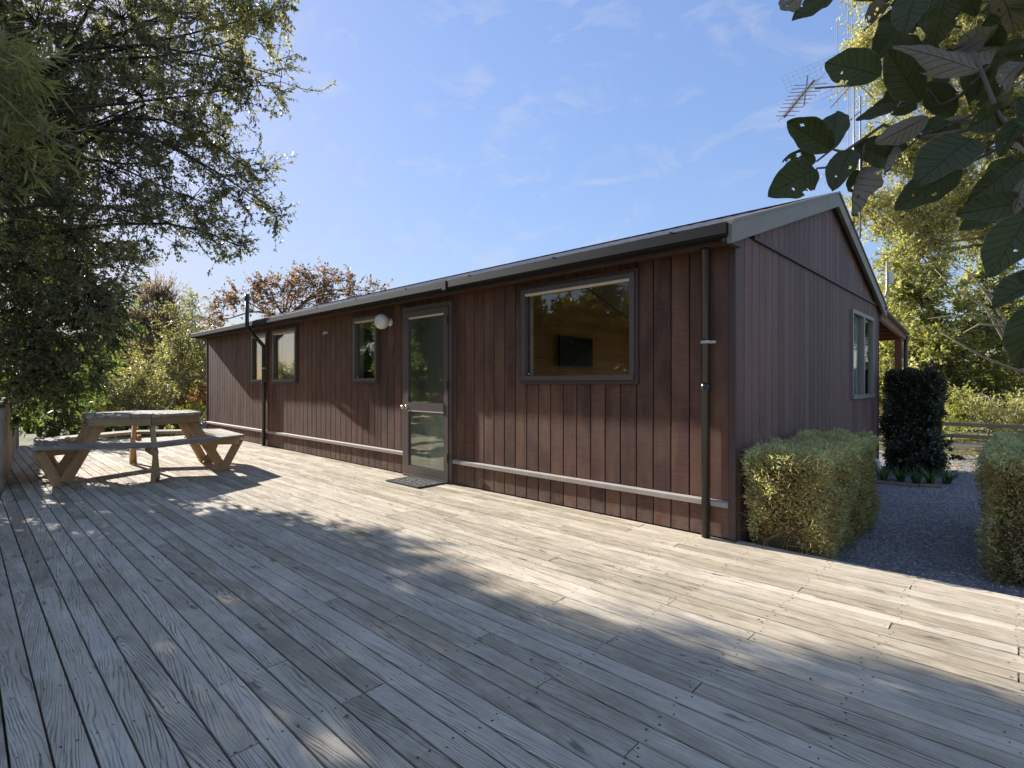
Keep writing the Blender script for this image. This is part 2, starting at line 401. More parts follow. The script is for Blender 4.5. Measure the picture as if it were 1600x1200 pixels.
# ------------------------------------------------------------------ the deck
deck = empty('deck'); tag(deck, kind='structure')
PITCH = 0.096
def yedge(x): return 0.379 + (-8.61 - x)*0.0755
def xedge(y): return -8.61 - (y - 0.379)/0.0755
row = 0; y1 = 4.04
nails = MB()
while y1 > -0.42:
    y0 = y1 - PITCH + 0.0078 + random.uniform(-0.0012, 0.0012)
    gap_end = 0.003
    xl0 = max(-13.5 + random.uniform(-.01, .01), xedge(y0)) if y0 < 1 else -13.5 + random.uniform(-.01, .01)
    xl1 = max(-13.5, xedge(y1)) if y1 < 1 else xl0
    x = xl0; first = True; xmax = 2.6
    offs = random.uniform(0, 3.6)
    while x < xmax - 0.05:
        ln = 0.45*random.choice([6, 8, 9, 10, 11, 12])
        nx = (offs if first and False else 0) + (math.floor((x + ln)/0.45)*0.45)
        if first: nx = math.floor((x + 0.9 + offs)/0.45)*0.45
        if nx > xmax - 0.8: nx = xmax
        a0, a1 = (x + gap_end, nx - gap_end) if not first else (x, nx - gap_end)
        # local frame: x along the board, origin at the board's left end
        w = y1 - y0; th = 0.028; ch = 0.0025
        dz = random.uniform(-0.0018, 0.0012)
        b = MB()
        sk = (xl1 - xl0) if first and xl1 != xl0 else 0.0
        Lb = a1 - a0
        pr = [(0.0, -th), (w, -th), (w, -ch), (w-ch, 0), (ch, 0), (0.0, -ch)]
        jj = random.uniform(-0.002, 0.002)
        b.prism([(sk*(yy/w), yy, zz) for yy, zz in pr], [(Lb + jj*(yy/w), yy, zz) for yy, zz in pr])
        o = b.build('plank', M['deck'], deck, matrix=Matrix.Translation((a0, y0, dz)))
        x = nx; first = False
    # nail heads on each joist
    jx = math.ceil(max(xl0, xl1)/0.45)*0.45
    while jx < 2.5:
        for yy in (y0 + 0.020, y1 - 0.024):
            cx = jx + random.gauss(0, 0.012) + (0.012 if random.random() < .5 else -0.012); cy = yy + random.gauss(0, 0.003)
            rr = random.uniform(0.0034, 0.0050)
            nails.poly([(cx + rr*math.cos(k*1.0472), cy + rr*math.sin(k*1.0472), 0.0016) for k in range(6)], [(0,1,2,3,4,5)])
        jx += 0.45
    y1 = y1 - PITCH; row += 1
no = nails.build('nail_heads', M['nail'], deck); tag(no, kind='stuff')
# joists below and a dark bearer at the near edge
j = MB(); jx = -13.5
while jx < 2.6:
    j.box(jx-0.022, jx+0.022, yedge(jx)+0.03, 4.0, -0.14, -0.0315); jx += 0.45
j.build('joists', M['rail'], deck)
e = MB().bbox(0, 4.2, 0, 0.055, -0.09, 0, 0.003)
e.build('edge_board', M['deck'], deck, matrix=Matrix.Translation((-1.50, 4.048, -0.035)))

# ------------------------------------------------------------------ the cabin
cabin = empty('cabin', (-7.5, 6.75, ZG))
tag(cabin, 'long dark brown timber cabin with vertical boards and low gable roof beside the deck', 'cabin')
XL, XR, YF, YB = -13.60, -1.516, 4.0, 9.50
TB = 0.018
ZT = 2.235
def front_rects(x0, x1, z0, z1, openings):
    """split the board x0..x1 x z0..z1 round the openings (x0, x1, z0, z1)"""
    rects = [(x0, x1, z0, z1)]
    for (a, b, c_, d_) in openings:
        new = []
        for (p, q_, r_, s_) in rects:
            if b <= p or a >= q_ or d_ <= r_ or c_ >= s_: new.append((p, q_, r_, s_)); continue
            if a > p + 0.004: new.append((p, a, r_, s_))
            if b < q_ - 0.004: new.append((b, q_, r_, s_))
            lo, hi = max(p, a), min(q_, b)
            if c_ > r_: new.append((lo, hi, r_, c_))
            if d_ < s_: new.append((lo, hi, d_, s_))
        rects = new
    return rects
# openings on the front (x0, x1, z0, z1)
WIN1 = (-10.86, -10.10, 1.17, 2.14); WIN2 = (-9.855, -8.851, 1.17, 2.14); WIN3 = (-6.999, -6.336, 1.17, 2.13)
DOOR = (-5.719, -4.742, 0.0, 2.135); WINB = (-3.67, -2.33, 1.175, 2.145)
front_open = [tuple([w[0]+0.03, w[1]-0.03, w[2]+0.03, w[3]-0.03]) for w in (WIN1, WIN2, WIN3, WINB)] + [(DOOR[0]+0.02, DOOR[1]-0.02, -1, DOOR[3]-0.02)]
FP = 0.1575
x = -1.565; k = 0
while x > XL + 0.02:
    xa = max(x - FP + 0.009, XL)
    for (za, zb) in ((0.012, 0.243), (0.300, ZT)):
        rs = front_rects(xa, x, za, zb, front_open)
        if not rs: continue
        for (p, q_, r_, s_) in rs:
            if s_ - r_ < 0.01 or q_ - p < 0.006: continue
            c = 0.004 if q_ - p > 0.02 else 0.001; b = MB()
            pr = [(p, YF), (p, YF-TB+c), (p+c, YF-TB), (q_-c, YF-TB), (q_, YF-TB+c), (q_, YF)]
            b.prism([(a, y, r_) for a, y in pr], [(a, y, s_) for a, y in pr])
            b.build('wall_board', M['clad'], cabin)
    x -= FP; k += 1
# dark backing sheets with the real openings
bk = MB()
for (p, q_, r_, s_) in front_rects(XL+0.01, XR-0.01, ZG, ZT+0.05, [tuple([w[0]+0.04, w[1]-0.04, w[2]+0.04, w[3]-0.04]) for w in (WIN1, WIN2, WIN3, WINB)] + [(DOOR[0]+0.03, DOOR[1]-0.03, 0.02, DOOR[3]-0.03)]):
    bk.box(p, q_, YF+0.002, YF+0.02, r_, s_)
# ledge batten (runs each side of the door)
for a, b_ in ((XL, DOOR[0]), (DOOR[1], -1.565)):
    bt = MB()
    pr = [(YF, 0.244), (YF-0.045, 0.244), (YF-0.045, 0.281), (YF, 0.299)]
    bt.prism([(a, y, z) for y, z in pr], [(b_, y, z) for y, z in pr])
    bt.build('ledge_batten', M['batten'], cabin)
cb = MB().box(-1.562, XR+0.004, YF-0.030, YF+0.004, ZG, ZT); cb.build('corner_board', M['trim'], cabin)
cb = MB().box(XL-0.03, XL, YF-0.030, YF+0.05, ZG, ZT); cb.build('corner_board', M['trim'], cabin)

# gable end (faces +x); boards below and above a thin horizontal batten
RIDGE_Y = 6.75; ZR = 3.27; ZE = 2.30
def roofz(y): return ZE + (ZR - ZE)*(1 - abs(y - RIDGE_Y)/(RIDGE_Y - 3.80))
GW = (7.683, 9.012, 0.975, 2.10)
ZB = 2.32
y = YF + 0.006; GP = 0.1575
gopen = [(GW[0]+0.03, GW[1]-0.03, GW[2]+0.03, GW[3]-0.03)]
TX = 0.018
while y < YB - 0.02:
    yb = min(y + GP - 0.009, YB)
    lowtop = min(ZB - 0.012, roofz(y)-0.06, roofz(yb)-0.06)
    for (p, q_, r_, s_) in front_rects(y, yb, ZG-0.01, lowtop, gopen):
        if s_ - r_ < 0.01 or q_ - p < 0.006: continue
        c = 0.004 if q_ - p > 0.02 else 0.001; b = MB()
        pr = [(p, XR-TX), (p, XR-c), (p+c, XR), (q_-c, XR), (q_, XR-c), (q_, XR-TX)]
        b.prism([(xx, yy, r_) for yy, xx in pr][::-1], [(xx, yy, s_) for yy, xx in pr][::-1])
        b.build('gable_board', M['clad_side'], cabin)
    za, zb = roofz(y)-0.055, roofz(yb)-0.055
    if y < RIDGE_Y < yb: pass
    if min(za, zb) > ZB + 0.02:
        b = MB(); x0, x1 = XR-TX, XR
        b.poly([(x0,y,ZB+0.012),(x1,y,ZB+0.012),(x1,yb,ZB+0.012),(x0,yb,ZB+0.012),(x0,y,za),(x1,y,za),(x1,yb,zb),(x0,yb,zb)],
               [(0,3,2,1),(4,5,6,7),(0,1,5,4),(1,2,6,5),(2,3,7,6),(3,0,4,7)])
        b.build('gable_board', M['clad_side'], cabin)
    y += GP
b = MB().box(XR-0.01, XR+0.022, 4.32, 9.2, ZB-0.016, ZB+0.016); b.build('gable_batten', M['trim'], cabin)
for (p, q_, r_, s_) in front_rects(YF+0.03, YB-0.01, ZG, 2.27, gopen):
    bk.box(XR-TX-0.03, XR-TX-0.004, p, q_, r_, s_)
bk.poly([(XR-TX-0.02, YF, 2.26), (XR-TX-0.02, YB, 2.26), (XR-TX-0.02, RIDGE_Y, ZR-0.06)], [(0,1,2)])
# left gable and back wall (plain boards, seen from nowhere in the photo)
bk.box(XL-0.01, XL+0.02, YF+0.02, YB, ZG, 2.26)
bk.poly([(XL+0.01, YF, 2.26), (XL+0.01, RIDGE_Y, ZR-0.06), (XL+0.01, YB, 2.26)], [(0,1,2)])
BO = [(-5.0, -1.9, 0.03, 2.10)]  # unseen back opening, added so daylight brightens the room
for (p, q_, r_, s_) in front_rects(XL, XR-0.03, ZG, 2.26, BO):
    bk.box(p, q_, YB-0.03, YB-0.004, r_, s_)
bk.build('wall_backing', M['backing'], cabin)
b = MB().box(XR-0.03, XR+0.006, YB-0.004, YB+0.03, ZG, 2.2); b.build('corner_board', M['trim'], cabin)

# roof: ribbed steel, both pitches
rf = MB(); X0, X1 = -13.82, -1.50
prof = []
xx = X0
while xx < X1 - 0.02:
    prof += [(xx, 0), (xx+0.03, 0.018), (xx+0.055, 0.018), (xx+0.085, 0)]
    xx += 0.19
prof.append((X1, 0))
for side in (-1, 1):
    ye = RIDGE_Y + side*2.98; ze = ZE - 0.008 if side < 0 else roofz(ye)
    if side < 0: ze = roofz(ye)
    n_ = len(prof)
    for lift in (0.0,):
        A = [(px, ye, ze+h) for px, h in prof]; B = [(px, RIDGE_Y, ZR+h) for px, h in prof]
        b0 = len(rf.v); rf.v += A + B
        rf.f += [(b0+i, b0+i+1, b0+n_+i+1, b0+n_+i) if side < 0 else (b0+i+1, b0+i, b0+n_+i, b0+n_+i+1) for i in range(n_-1)]
    # underside
    rf.poly([(X0, ye, ze-0.025), (X1, ye, ze-0.025), (X1, RIDGE_Y, ZR-0.025), (X0, RIDGE_Y, ZR-0.025)], [(3,2,1,0)])
    rf.poly([(X0, ye, ze-0.025), (X1, ye, ze-0.025), (X1, ye, ze), (X0, ye, ze)], [(0,1,2,3)])
rf.build('roof', M['roof'], cabin)
rc = MB()
rc.prism([(X0, RIDGE_Y-0.16, ZR-0.015), (X0, RIDGE_Y, ZR+0.035), (X0, RIDGE_Y+0.16, ZR-0.015)], [(X1+0.02, RIDGE_Y-0.16, ZR-0.015), (X1+0.02, RIDGE_Y, ZR+0.035), (X1+0.02, RIDGE_Y+0.16, ZR-0.015)])
rc.build('ridge_cap', M['roof'], cabin)
# fascia, gutter
b = MB().box(-13.78, -1.49, 3.80, 3.822, 2.185, 2.285); b.build('fascia', M['trim'], cabin)
b = MB().box(-13.78, -1.50, 3.823, 3.978, 2.205, 2.222); b.build('soffit', M['trim'], cabin)
gt = MB(); w = 0.003
go = [(3.798, 2.300), (3.798, 2.205), (3.700, 2.205), (3.690, 2.225), (3.690, 2.300), (3.700, 2.306), (3.700, 2.298), (3.694, 2.294), (3.694, 2.228), (3.703, 2.209), (3.794, 2.209), (3.794, 2.300)]
gt.prism([(-13.80, y, z) for y, z in go], [(-1.47, y, z) for y, z in go])
for xx in (-13.80, -1.472):
    gt.box(xx, xx+0.004, 3.692, 3.798, 2.207, 2.298)
gt.box(-4.60, -4.54, 3.686, 3.80, 2.201, 2.302)
gt.box(-9.60, -9.54, 3.686, 3.80, 2.201, 2.302)
gt.build('gutter', M['gutter'], cabin)
for i in range(11):
    xx = -13.3 + i*1.14
    MB().box(xx, xx+0.022, 3.686, 3.7985, 2.3065, 2.3105).build('gutter_bracket', M['oldsteel'], cabin)
# barge boards on the gable end
def barge(ya, yb, za, zb, dz, name='barge_board'):
    b = MB(); x0, x1 = -1.475, -1.440
    b.poly([(x0,ya,za-dz),(x1,ya,za-dz),(x1,yb,zb-dz),(x0,yb,zb-dz),(x0,ya,za),(x1,ya,za),(x1,yb,zb),(x0,yb,zb)],
           [(0,3,2,1),(4,5,6,7),(0,1,5,4),(1,2,6,5),(2,3,7,6),(3,0,4,7)])
    b.poly([(-1.52,ya,za+0.001),(x1+0.012,ya,za+0.001),(x1+0.012,yb,zb+0.001),(-1.52,yb,zb+0.001),(-1.52,ya,za+0.022),(x1+0.012,ya,za+0.022),(x1+0.012,yb,zb+0.022),(-1.52,yb,zb+0.022)],
           [(0,3,2,1),(4,5,6,7),(0,1,5,4),(1,2,6,5),(2,3,7,6),(3,0,4,7)])
    return b.build(name, M['barge'], cabin)
barge(3.72, RIDGE_Y, 2.300, ZR+0.012, 0.145)
barge(RIDGE_Y, 9.72, ZR+0.012, roofz(9.72)+0.012, 0.145)
# soffit strip behind the barge
b = MB().box(-1.516, -1.477, 3.72, 3.99, 2.175, 2.20); b.build('soffit', M['trim'], cabin)

# windows --------------------------------------------------------
def window(name, x0, x1, z0, z1, inner='curtain', fr=0.045, label=None):
    wo_ = MB()
    y0, y1 = YF-TB-0.024, YF-TB+0.001
    t_ = 0.034
    wo_.box(x0-0.012, x1+0.012, y0, y1, z1-t_, z1+0.006); wo_.box(x0-0.012, x1+0.012, y0, y1, z0-0.006, z0+t_)
    wo_.box(x0-0.012, x0+t_-0.012, y0, y1, z0+t_, z1-t_); wo_.box(x1-t_+0.012, x1+0.012, y0, y1, z0+t_, z1-t_)
    f = wo_.build(name, M['trim'], cabin)
    a0, a1, c0, c1 = x0+0.022, x1-0.022, z0+0.028, z1-0.028
    fm = MB(); y0, y1 = YF-TB-0.034, YF+0.03
    fm.box(a0, a1, y0, y1, c1-fr, c1); fm.box(a0, a1, y0-0.012, y1, c0, c0+fr)
    fm.box(a0, a0+fr, y0, y1, c0+fr, c1-fr); fm.box(a1-fr, a1, y0, y1, c0+fr, c1-fr)
    fm.build('frame', M['bronze'], f)
    MB().box(a0+fr-0.006, a1-fr+0.006, YF-0.010, YF-0.006, c0+fr-0.006, c1-fr+0.006).build('pane', M['glass'], f)
    rv = MB(); y0, y1 = YF+0.031, YF+0.11
    rv.box(a0, a1, y0, y1, c1-0.022, c1-0.002); rv.box(a0, a1, y0, y1, c0+0.002, c0+0.022)
    rv.box(a0+0.002, a0+0.02, y0, y1, c0+0.022, c1-0.022); rv.box(a1-0.02, a1-0.002, y0, y1, c0+0.022, c1-0.022)
    rv.build('reveal', M['cream'], f)
    MB().box(a0+fr*0.5, a1-fr*0.5, YF-TB-0.030, YF-0.012, c1-fr-0.020, c1-fr).build('head_bead', M['cream'], f)
    MB().lathe([(0.0, 0), (0.008, 0), (0.008, 0.006), (0.0, 0.008)], (a0+fr+0.02, YF-0.011, c0+fr+0.02), 8, (0,-1,0)).build('stay_bolt', M['white'], f)
    if inner:
        cu = MB(); n_ = 60; pts = []
        for i in range(n_+1):
            xx = a0+0.01 + (a1-a0-0.02)*i/n_
            pts.append((xx, YF+0.13+0.018*math.sin(i*1.35)+0.006*math.sin(i*0.37)))
        b0 = len(cu.v)
        cu.v += [(a, b, z0+0.03) for a, b in pts] + [(a, b, z1) for a, b in pts]
        cu.f += [(b0+i, b0+i+1, b0+n_+2+i, b0+n_+1+i) for i in range(n_)]
        cu.build('curtain', M[inner], f, smooth=True)
    return f
window('window', *WIN1); window('window', *WIN2); window('window', *WIN3, inner=None)
window('window', *WINB, inner=None)

# gable window, two lights
def gable_window():
    y0, y1, z0, z1 = GW; b = MB(); xa, xb = XR-0.03, XR+0.03
    b.box(xa, xb, y0, y1, z1-0.045, z1); b.box(xa, xb+0.012, y0, y1, z0, z0+0.05)
    b.box(xa, xb, y0, y0+0.045, z0+0.05, z1-0.045); b.box(xa, xb, y1-0.045, y1, z0+0.05, z1-0.045)
    f = b.build('window', M['palealu'], cabin); ym = (y0+y1)/2 - 0.03
    MB().box(xa+0.004, xb+0.008, ym-0.032, ym+0.032, z0+0.05, z1-0.045).build('mullion', M['palealu'], f)
    for a, c in ((y0+0.04, ym-0.028), (ym+0.028, y1-0.04)):
        MB().box(XR-0.006, XR-0.002, a, c, z0+0.044, z1-0.04).build('pane', M['glass'], f)
    cu = MB(); n_ = 26; pts = [(XR-0.10+0.02*math.sin(i*1.4), ym-0.12+0.40*i/n_) for i in range(n_+1)]
    cu.v += [(a, b_, z0+0.04) for a, b_ in pts] + [(a, b_, z1-0.02) for a, b_ in pts]
    cu.f += [(i, i+1, n_+2+i, n_+1+i) for i in range(n_)]
    cu.build('curtain', M['curtain'], f, smooth=True)
gable_window()

# the door --------------------------------------------------------
def door():
    x0, x1, z0, z1 = DOOR
    fr = MB(); ya, yb = YF-0.058, YF+0.02
    fr.box(x0, x0+0.052, ya, yb, 0.004, z1); fr.box(x1-0.052, x1, ya, yb, 0.004, z1)
    fr.box(x0+0.052, x1-0.052, ya, yb, z1-0.055, z1); fr.box(x0+0.052, x1-0.052, ya-0.03, yb, 0.003, 0.035)
    f = fr.build('door', M['bronze'], cabin)
    a0, a1, c0, c1 = x0+0.058, x1-0.060, 0.040, z1-0.062
    lf = MB(); ya, yb = YF-0.066, YF-0.028; st = 0.075
    lf.box(a0, a0+st, ya, yb, c0, c1); lf.box(a1-st, a1, ya, yb, c0, c1)
    lf.box(a0+st, a1-st, ya, yb, c1-0.07, c1); lf.box(a0+st, a1-st, ya, yb, c0, c0+0.10)
    lf.box(a0+st, a1-st, ya-0.006, yb, 0.835, 0.935)
    lf.build('door_leaf', M['bronze'], f)
    MB().box(a0+st-0.004, a1-st+0.004, YF-0.048, YF-0.044, 0.931, c1-0.066).build('pane', M['glass_dull'], f)
    MB().box(a0+st-0.004, a1-st+0.004, YF-0.048, YF-0.044, c0+0.096, 0.839).build('pane', M['glass_dull'], f)
    MB().box(a0+st-0.006, a1-st+0.006, YF-0.060, YF-0.050, c1-0.092, c1-0.068).build('head_bead', M['cream'], f)
    MB().box(a0+st, a1-st, YF-0.074, YF-0.050, 0.822, 0.834).build('glazing_bead', M['strap'], f)
    kx, kz = a0+0.036, 0.872
    MB().lathe([(0.0, 0.0), (0.028, 0.0), (0.028, 0.008), (0.012, 0.012), (0.011, 0.035), (0.026, 0.042), (0.030, 0.058), (0.022, 0.072), (0.0, 0.076)], (kx, YF-0.066, kz), 16, (0,-1,0)).build('knob', M['brass'], f, smooth=True)
    for hz in (0.25, 1.10, 1.86):
        MB().tube([(a1+0.006, YF-0.076, hz), (a1+0.006, YF-0.076, hz+0.10)], 0.009, 8).build('hinge', M['black'], f)
    # insect mesh behind the upper pane, a sheet painted as screen and deck reflection behind the lower
    MB().box(a0+st, a1-st, YF-0.036, YF-0.033, 0.95, c1-0.03).build('insect_mesh', M['blind'], f)
    MB().box(a0+st, a1-st, YF-0.036, YF-0.033, c0+0.05, 0.83).build('reflection_sheet', SHEET, f)
t = NT('door screen and painted reflection'); SHEET = t.done(t.principled(color=(0.50, 0.52, 0.42), rough=0.6))
door()

# lamp on the wall
lx, lz = -6.05, 1.985
b = MB().lathe([(0.0, 0), (0.052, 0), (0.052, 0.02), (0.036, 0.03), (0.030, 0.06), (0.0, 0.062)], (lx, YF-TB, lz), 16, (0,-1,0))
lb = b.build('wall_lamp', M['white'], cabin, smooth=True)
MB().lathe([(0.030, 0.045), (0.072, 0.060), (0.096, 0.095), (0.102, 0.135), (0.090, 0.180), (0.058, 0.210), (0.0, 0.222)], (lx, YF-TB, lz), 20, (-0.15,-1,0.0)).build('globe', M['lampglass'], lb, smooth=True)
# small vent spout
b = MB().tube([(-7.81, YF-TB, 1.965), (-7.81, YF-TB-0.05, 1.962), (-7.81, YF-TB-0.058, 1.93)], 0.018, 8); b.build('vent_spout', M['white'], cabin)

# pipes
def pipe(name, pts, r, straps=()):
    o = MB().tube(pts, r, 14).build(name, M['pipe'], cabin, smooth=True)
    for (sx, sz) in straps:
        sb = MB(); sb.lathe([(r+0.001, -0.011), (r+0.005, -0.011), (r+0.005, 0.011), (r+0.001, 0.011)], (sx, pts[0][1], sz), 14)
        sb.box(sx+r, sx+r+0.045, pts[0][1]-0.002, pts[0][1]+0.006, sz-0.012, sz+0.008)
        sb.build('pipe_strap', M['strap'], o)
    for z in (1.14, ):
        MB().lathe([(r+0.0005, -0.02), (r+0.004, -0.018), (r+0.004, 0.03), (r+0.0005, 0.032)], (pts[0][0], pts[0][1], z), 14).build('socket', M['pipe'], o, smooth=True)
    return o
py_ = YF-TB-0.042
pipe('downpipe', [(-1.725, py_, 0.004), (-1.725, py_, 2.19), (-1.725, py_-0.02, 2.215)], 0.032, ((-1.725, 1.49),))
pipe('vent_pipe', [(-10.2, py_, 0.004), (-10.2, py_, 1.82), (-10.2, py_-0.012, 1.88), (-10.2, 3.665, 2.16), (-10.2, 3.645, 2.22), (-10.2, 3.645, 2.78)], 0.034, ((-10.2, 1.45),))
b = MB().tube([(-10.2, 3.645, 2.66), (-10.2, 3.645, 2.80)], 0.042, 14); b.build('pipe_cowl', M['pipe'], cabin, smooth=True)
# waste pipe at the gable's far foot
b = MB().tube([(XR+0.02, 8.9, 0.12), (XR+0.08, 8.95, 0.06), (XR+0.10, 8.95, -0.03), (XR+0.10, 8.95, ZG)], 0.035, 12); b.build('waste_pipe', M['white'], cabin, smooth=True)

# verandah on the far side
vr = MB(); zv0 = roofz(9.6)-0.05; ya, yb = 9.55, 12.1; zv1 = 2.06
vr.poly([(-5.1, ya, zv0), (-1.44, ya, zv0), (-1.44, yb, zv1), (-5.1, yb, zv1), (-5.1, ya, zv0+0.03), (-1.44, ya, zv0+0.03), (-1.44, yb, zv1+0.03), (-5.1, yb, zv1+0.03)],
        [(0,3,2,1),(4,5,6,7),(0,1,5,4),(1,2,6,5),(2,3,7,6),(3,0,4,7)])
vr.build('verandah_roof', M['barge'], cabin)
STAIN = plain('red brown rafters', (0.22, 0.085, 0.045), 0.6)
for i in range(6):
    yy = 9.9 + i*0.42; zz = zv0 + (zv1-zv0)*(yy-ya)/(yb-ya)
    MB().box(-5.0, -1.55, yy, yy+0.045, zz-0.10, zz-0.004).build('purlin', STAIN, cabin)
b = MB(); b.poly([(-1.545, ya, zv0-0.14), (-1.50, ya, zv0-0.14), (-1.50, yb, zv1-0.10), (-1.545, yb, zv1-0.10), (-1.545, ya, zv0-0.003), (-1.50, ya, zv0-0.003), (-1.50, yb, zv1-0.003), (-1.545, yb, zv1-0.003)],
        [(0,3,2,1),(4,5,6,7),(0,1,5,4),(1,2,6,5),(2,3,7,6),(3,0,4,7)]); b.build('verandah_rafter', STAIN, cabin)
for xx in (-1.62, -5.0):
    MB().box(xx, xx+0.10, 11.70, 11.80, ZG, 2.0).build('verandah_post', STAIN, cabin)
MB().tube([(-1.50, 12.12, 2.03), (-1.50, 12.02, 1.92), (-1.50, 12.0, ZG)], 0.035, 10).build('downpipe', M['pipe'], cabin, smooth=True)

# inside the cabin: floor, pine partition with lining boards, sloping ceiling
b = MB().box(XL+0.1, XR-0.1, YF+0.12, YB-0.1, -0.02, 0.0); b.build('floor', M['floor'], cabin)
PX = -5.30
b = MB()
b.poly([(PX-0.05, YF+0.1, 0.0), (PX-0.05, YB-0.06, 0.0), (PX-0.05, YB-0.06, 2.19), (PX-0.05, RIDGE_Y, 3.0), (PX-0.05, YF+0.1, 2.2)], [(0,1,2,3,4)])
b.build('partition', M['wallin'], cabin)
z = 0.0
while z < 2.95:
    z1 = z + 0.130
    def span(zz):
        if zz < 2.19: return YF+0.11, YB-0.07
        t_ = (zz-2.19)/(3.0-2.19); return YF+0.11+(RIDGE_Y-YF-0.11)*t_, YB-0.07-(YB-0.07-RIDGE_Y)*t_
    a, b_ = span(z1)
    if b_ - a > 0.15:
        pb = MB().bbox(0, b_-a, -0.004, 0.009, 0, 0.130-0.006, 0.004)
        m = Matrix.Translation((PX-0.04, a, z+0.003)) @ Matrix.Rotation(R(90), 4, 'Z')
        pb.build('lining_board', M['pine'], cabin, matrix=m)
    z = z1
b = MB()
b.poly([(PX, YF+0.02, 2.19), (XR-0.05, YF+0.02, 2.19), (XR-0.05, RIDGE_Y, 2.99), (PX, RIDGE_Y, 2.99)], [(0,1,2,3)])
b.poly([(PX, YB-0.05, 2.17), (XR-0.05, YB-0.05, 2.17), (XR-0.05, RIDGE_Y, 2.99), (PX, RIDGE_Y, 2.99)], [(3,2,1,0)])
b.build('ceiling', M['ceiling'], cabin)
b = MB()
for (p, q_, r_, s_) in front_rects(XL, XR-0.1, 0, 2.19, [(w[0]+0.03, w[1]-0.03, w[2]+0.03, w[3]-0.03) for w in (WIN1, WIN2, WIN3, WINB)] + [(DOOR[0], DOOR[1], 0, DOOR[3])]):
    b.box(p, q_, YF+0.09, YF+0.11, r_, s_)
for (p, q_, r_, s_) in front_rects(XL, XR-0.1, 0, 2.19, BO): b.box(p, q_, YB-0.08, YB-0.06, r_, s_)
for (p, q_, r_, s_) in front_rects(YF+0.12, YB-0.1, 0, 2.19, gopen): b.box(XR-0.12, XR-0.10, p, q_, r_, s_)
b.build('inner_lining', M['wallin'], cabin)
f = MB(); x0, x1, z0, z1 = BO[0]
for a in (x0, (x0+x1)/2-0.03, x1-0.06): f.box(a, a+0.06, YB-0.05, YB+0.01, z0, z1)
f.box(x0+0.06, x1-0.06, YB-0.045, YB+0.005, z1-0.06, z1); f.box(x0+0.06, x1-0.06, YB-0.045, YB+0.005, z0, z0+0.08)
f = f.build('added_back_glazing', M['bronze'], cabin)  # frame of the added opening that lets light in from behind
MB().box(x0+0.06, x1-0.06, YB-0.02, YB-0.016, z0+0.08, z1-0.06).build('pane', M['glass'], f)
tv = empty('television', (PX+0.02, 7.0, 1.45)); tag(tv, 'black flat television on the pine wall seen through the large window', 'television')
MB().box(PX+0.03, PX+0.07, 6.57, 7.45, 1.44, 1.93).build('housing', M['black'], tv)
t = NT('dark screen'); SCR = t.done(t.principled(color=(0.01, 0.012, 0.014), rough=0.3, spec=0.1))
MB().box(PX+0.0705, PX+0.073, 6.59, 7.43, 1.465, 1.91).build('screen', SCR, tv)
MB().box(PX-0.02, PX+0.03, 6.90, 7.12, 1.58, 1.78).build('bracket', M['black'], tv)

# ------------------------------------------------------------------ doormat
b = MB().box(-5.44, -4.86, 3.56, 3.88, 0.004, 0.014)
mt = empty('doormat', (-5.26, 3.64, 0.0)); tag(mt, 'dark rubber doormat with a pebbled face lying on the deck below the door', 'doormat')
b.build('mat_face', M['mat'], mt)
b = MB()
for (a, c, d, e_) in ((-5.47, -4.83, 3.53, 3.56), (-5.47, -4.83, 3.88, 3.91), (-5.47, -5.44, 3.56, 3.88), (-4.86, -4.83, 3.56, 3.88)): b.box(a, c, d, e_, 0.003, 0.017)
b.build('rim', M['matrim'], mt)
pb = MB()
for i in range(8):
    for jn in range(4):
        cx, cy = -5.40 + i*0.071 + random.uniform(-.012,.012), 3.60 + jn*0.080 + random.uniform(-.01,.01); r_ = random.uniform(0.022, 0.034)
        pb.lathe([(r_, 0.0), (r_*0.8, 0.005), (0.0, 0.007)], (cx, cy, 0.0135), 7)
pb = pb.build('pebbles', M['mat'], mt); tag(pb, kind='stuff')

# ------------------------------------------------------------------ picnic table
TC = EYE + FWD*7.0 + RGT*(-4.88); TC.z = 0.0
table = empty('picnic_table', TC)
tag(table, 'hexagonal wooden picnic table with a joined ring bench on the deck', 'picnic table')
def hexdir(k):
    a = R(-162 + 60*k); return FWD*math.cos(a) + RGT*math.sin(a)
def beam(name, p0, p1, w, th, up=(0,0,1), mat='table', parent=None, cut=(0,0), flatend=None):
    p0, p1 = Vector(p0), Vector(p1); xa = (p1-p0).normalized(); up = Vector(up)
    ya = up.cross(xa).normalized(); za = xa.cross(ya)
    m = Matrix((xa, ya, za)).transposed().to_4x4(); m.translation = p0
    Lb = (p1-p0).length; b = MB(); c = 0.003
    pr = [(-w/2+c, -th), (w/2-c, -th), (w/2, -th+c), (w/2, -c), (w/2-c, 0), (-w/2+c, 0), (-w/2, -c), (-w/2, -th+c)]
    b.prism([(cut[0]*y, y, z) for y, z in pr], [(Lb+cut[1]*y, y, z) for y, z in pr])
    return b.build(name, M[mat], parent, matrix=m)
ZS, ZTOP = 0.47, 0.785
t30 = math.tan(R(30))
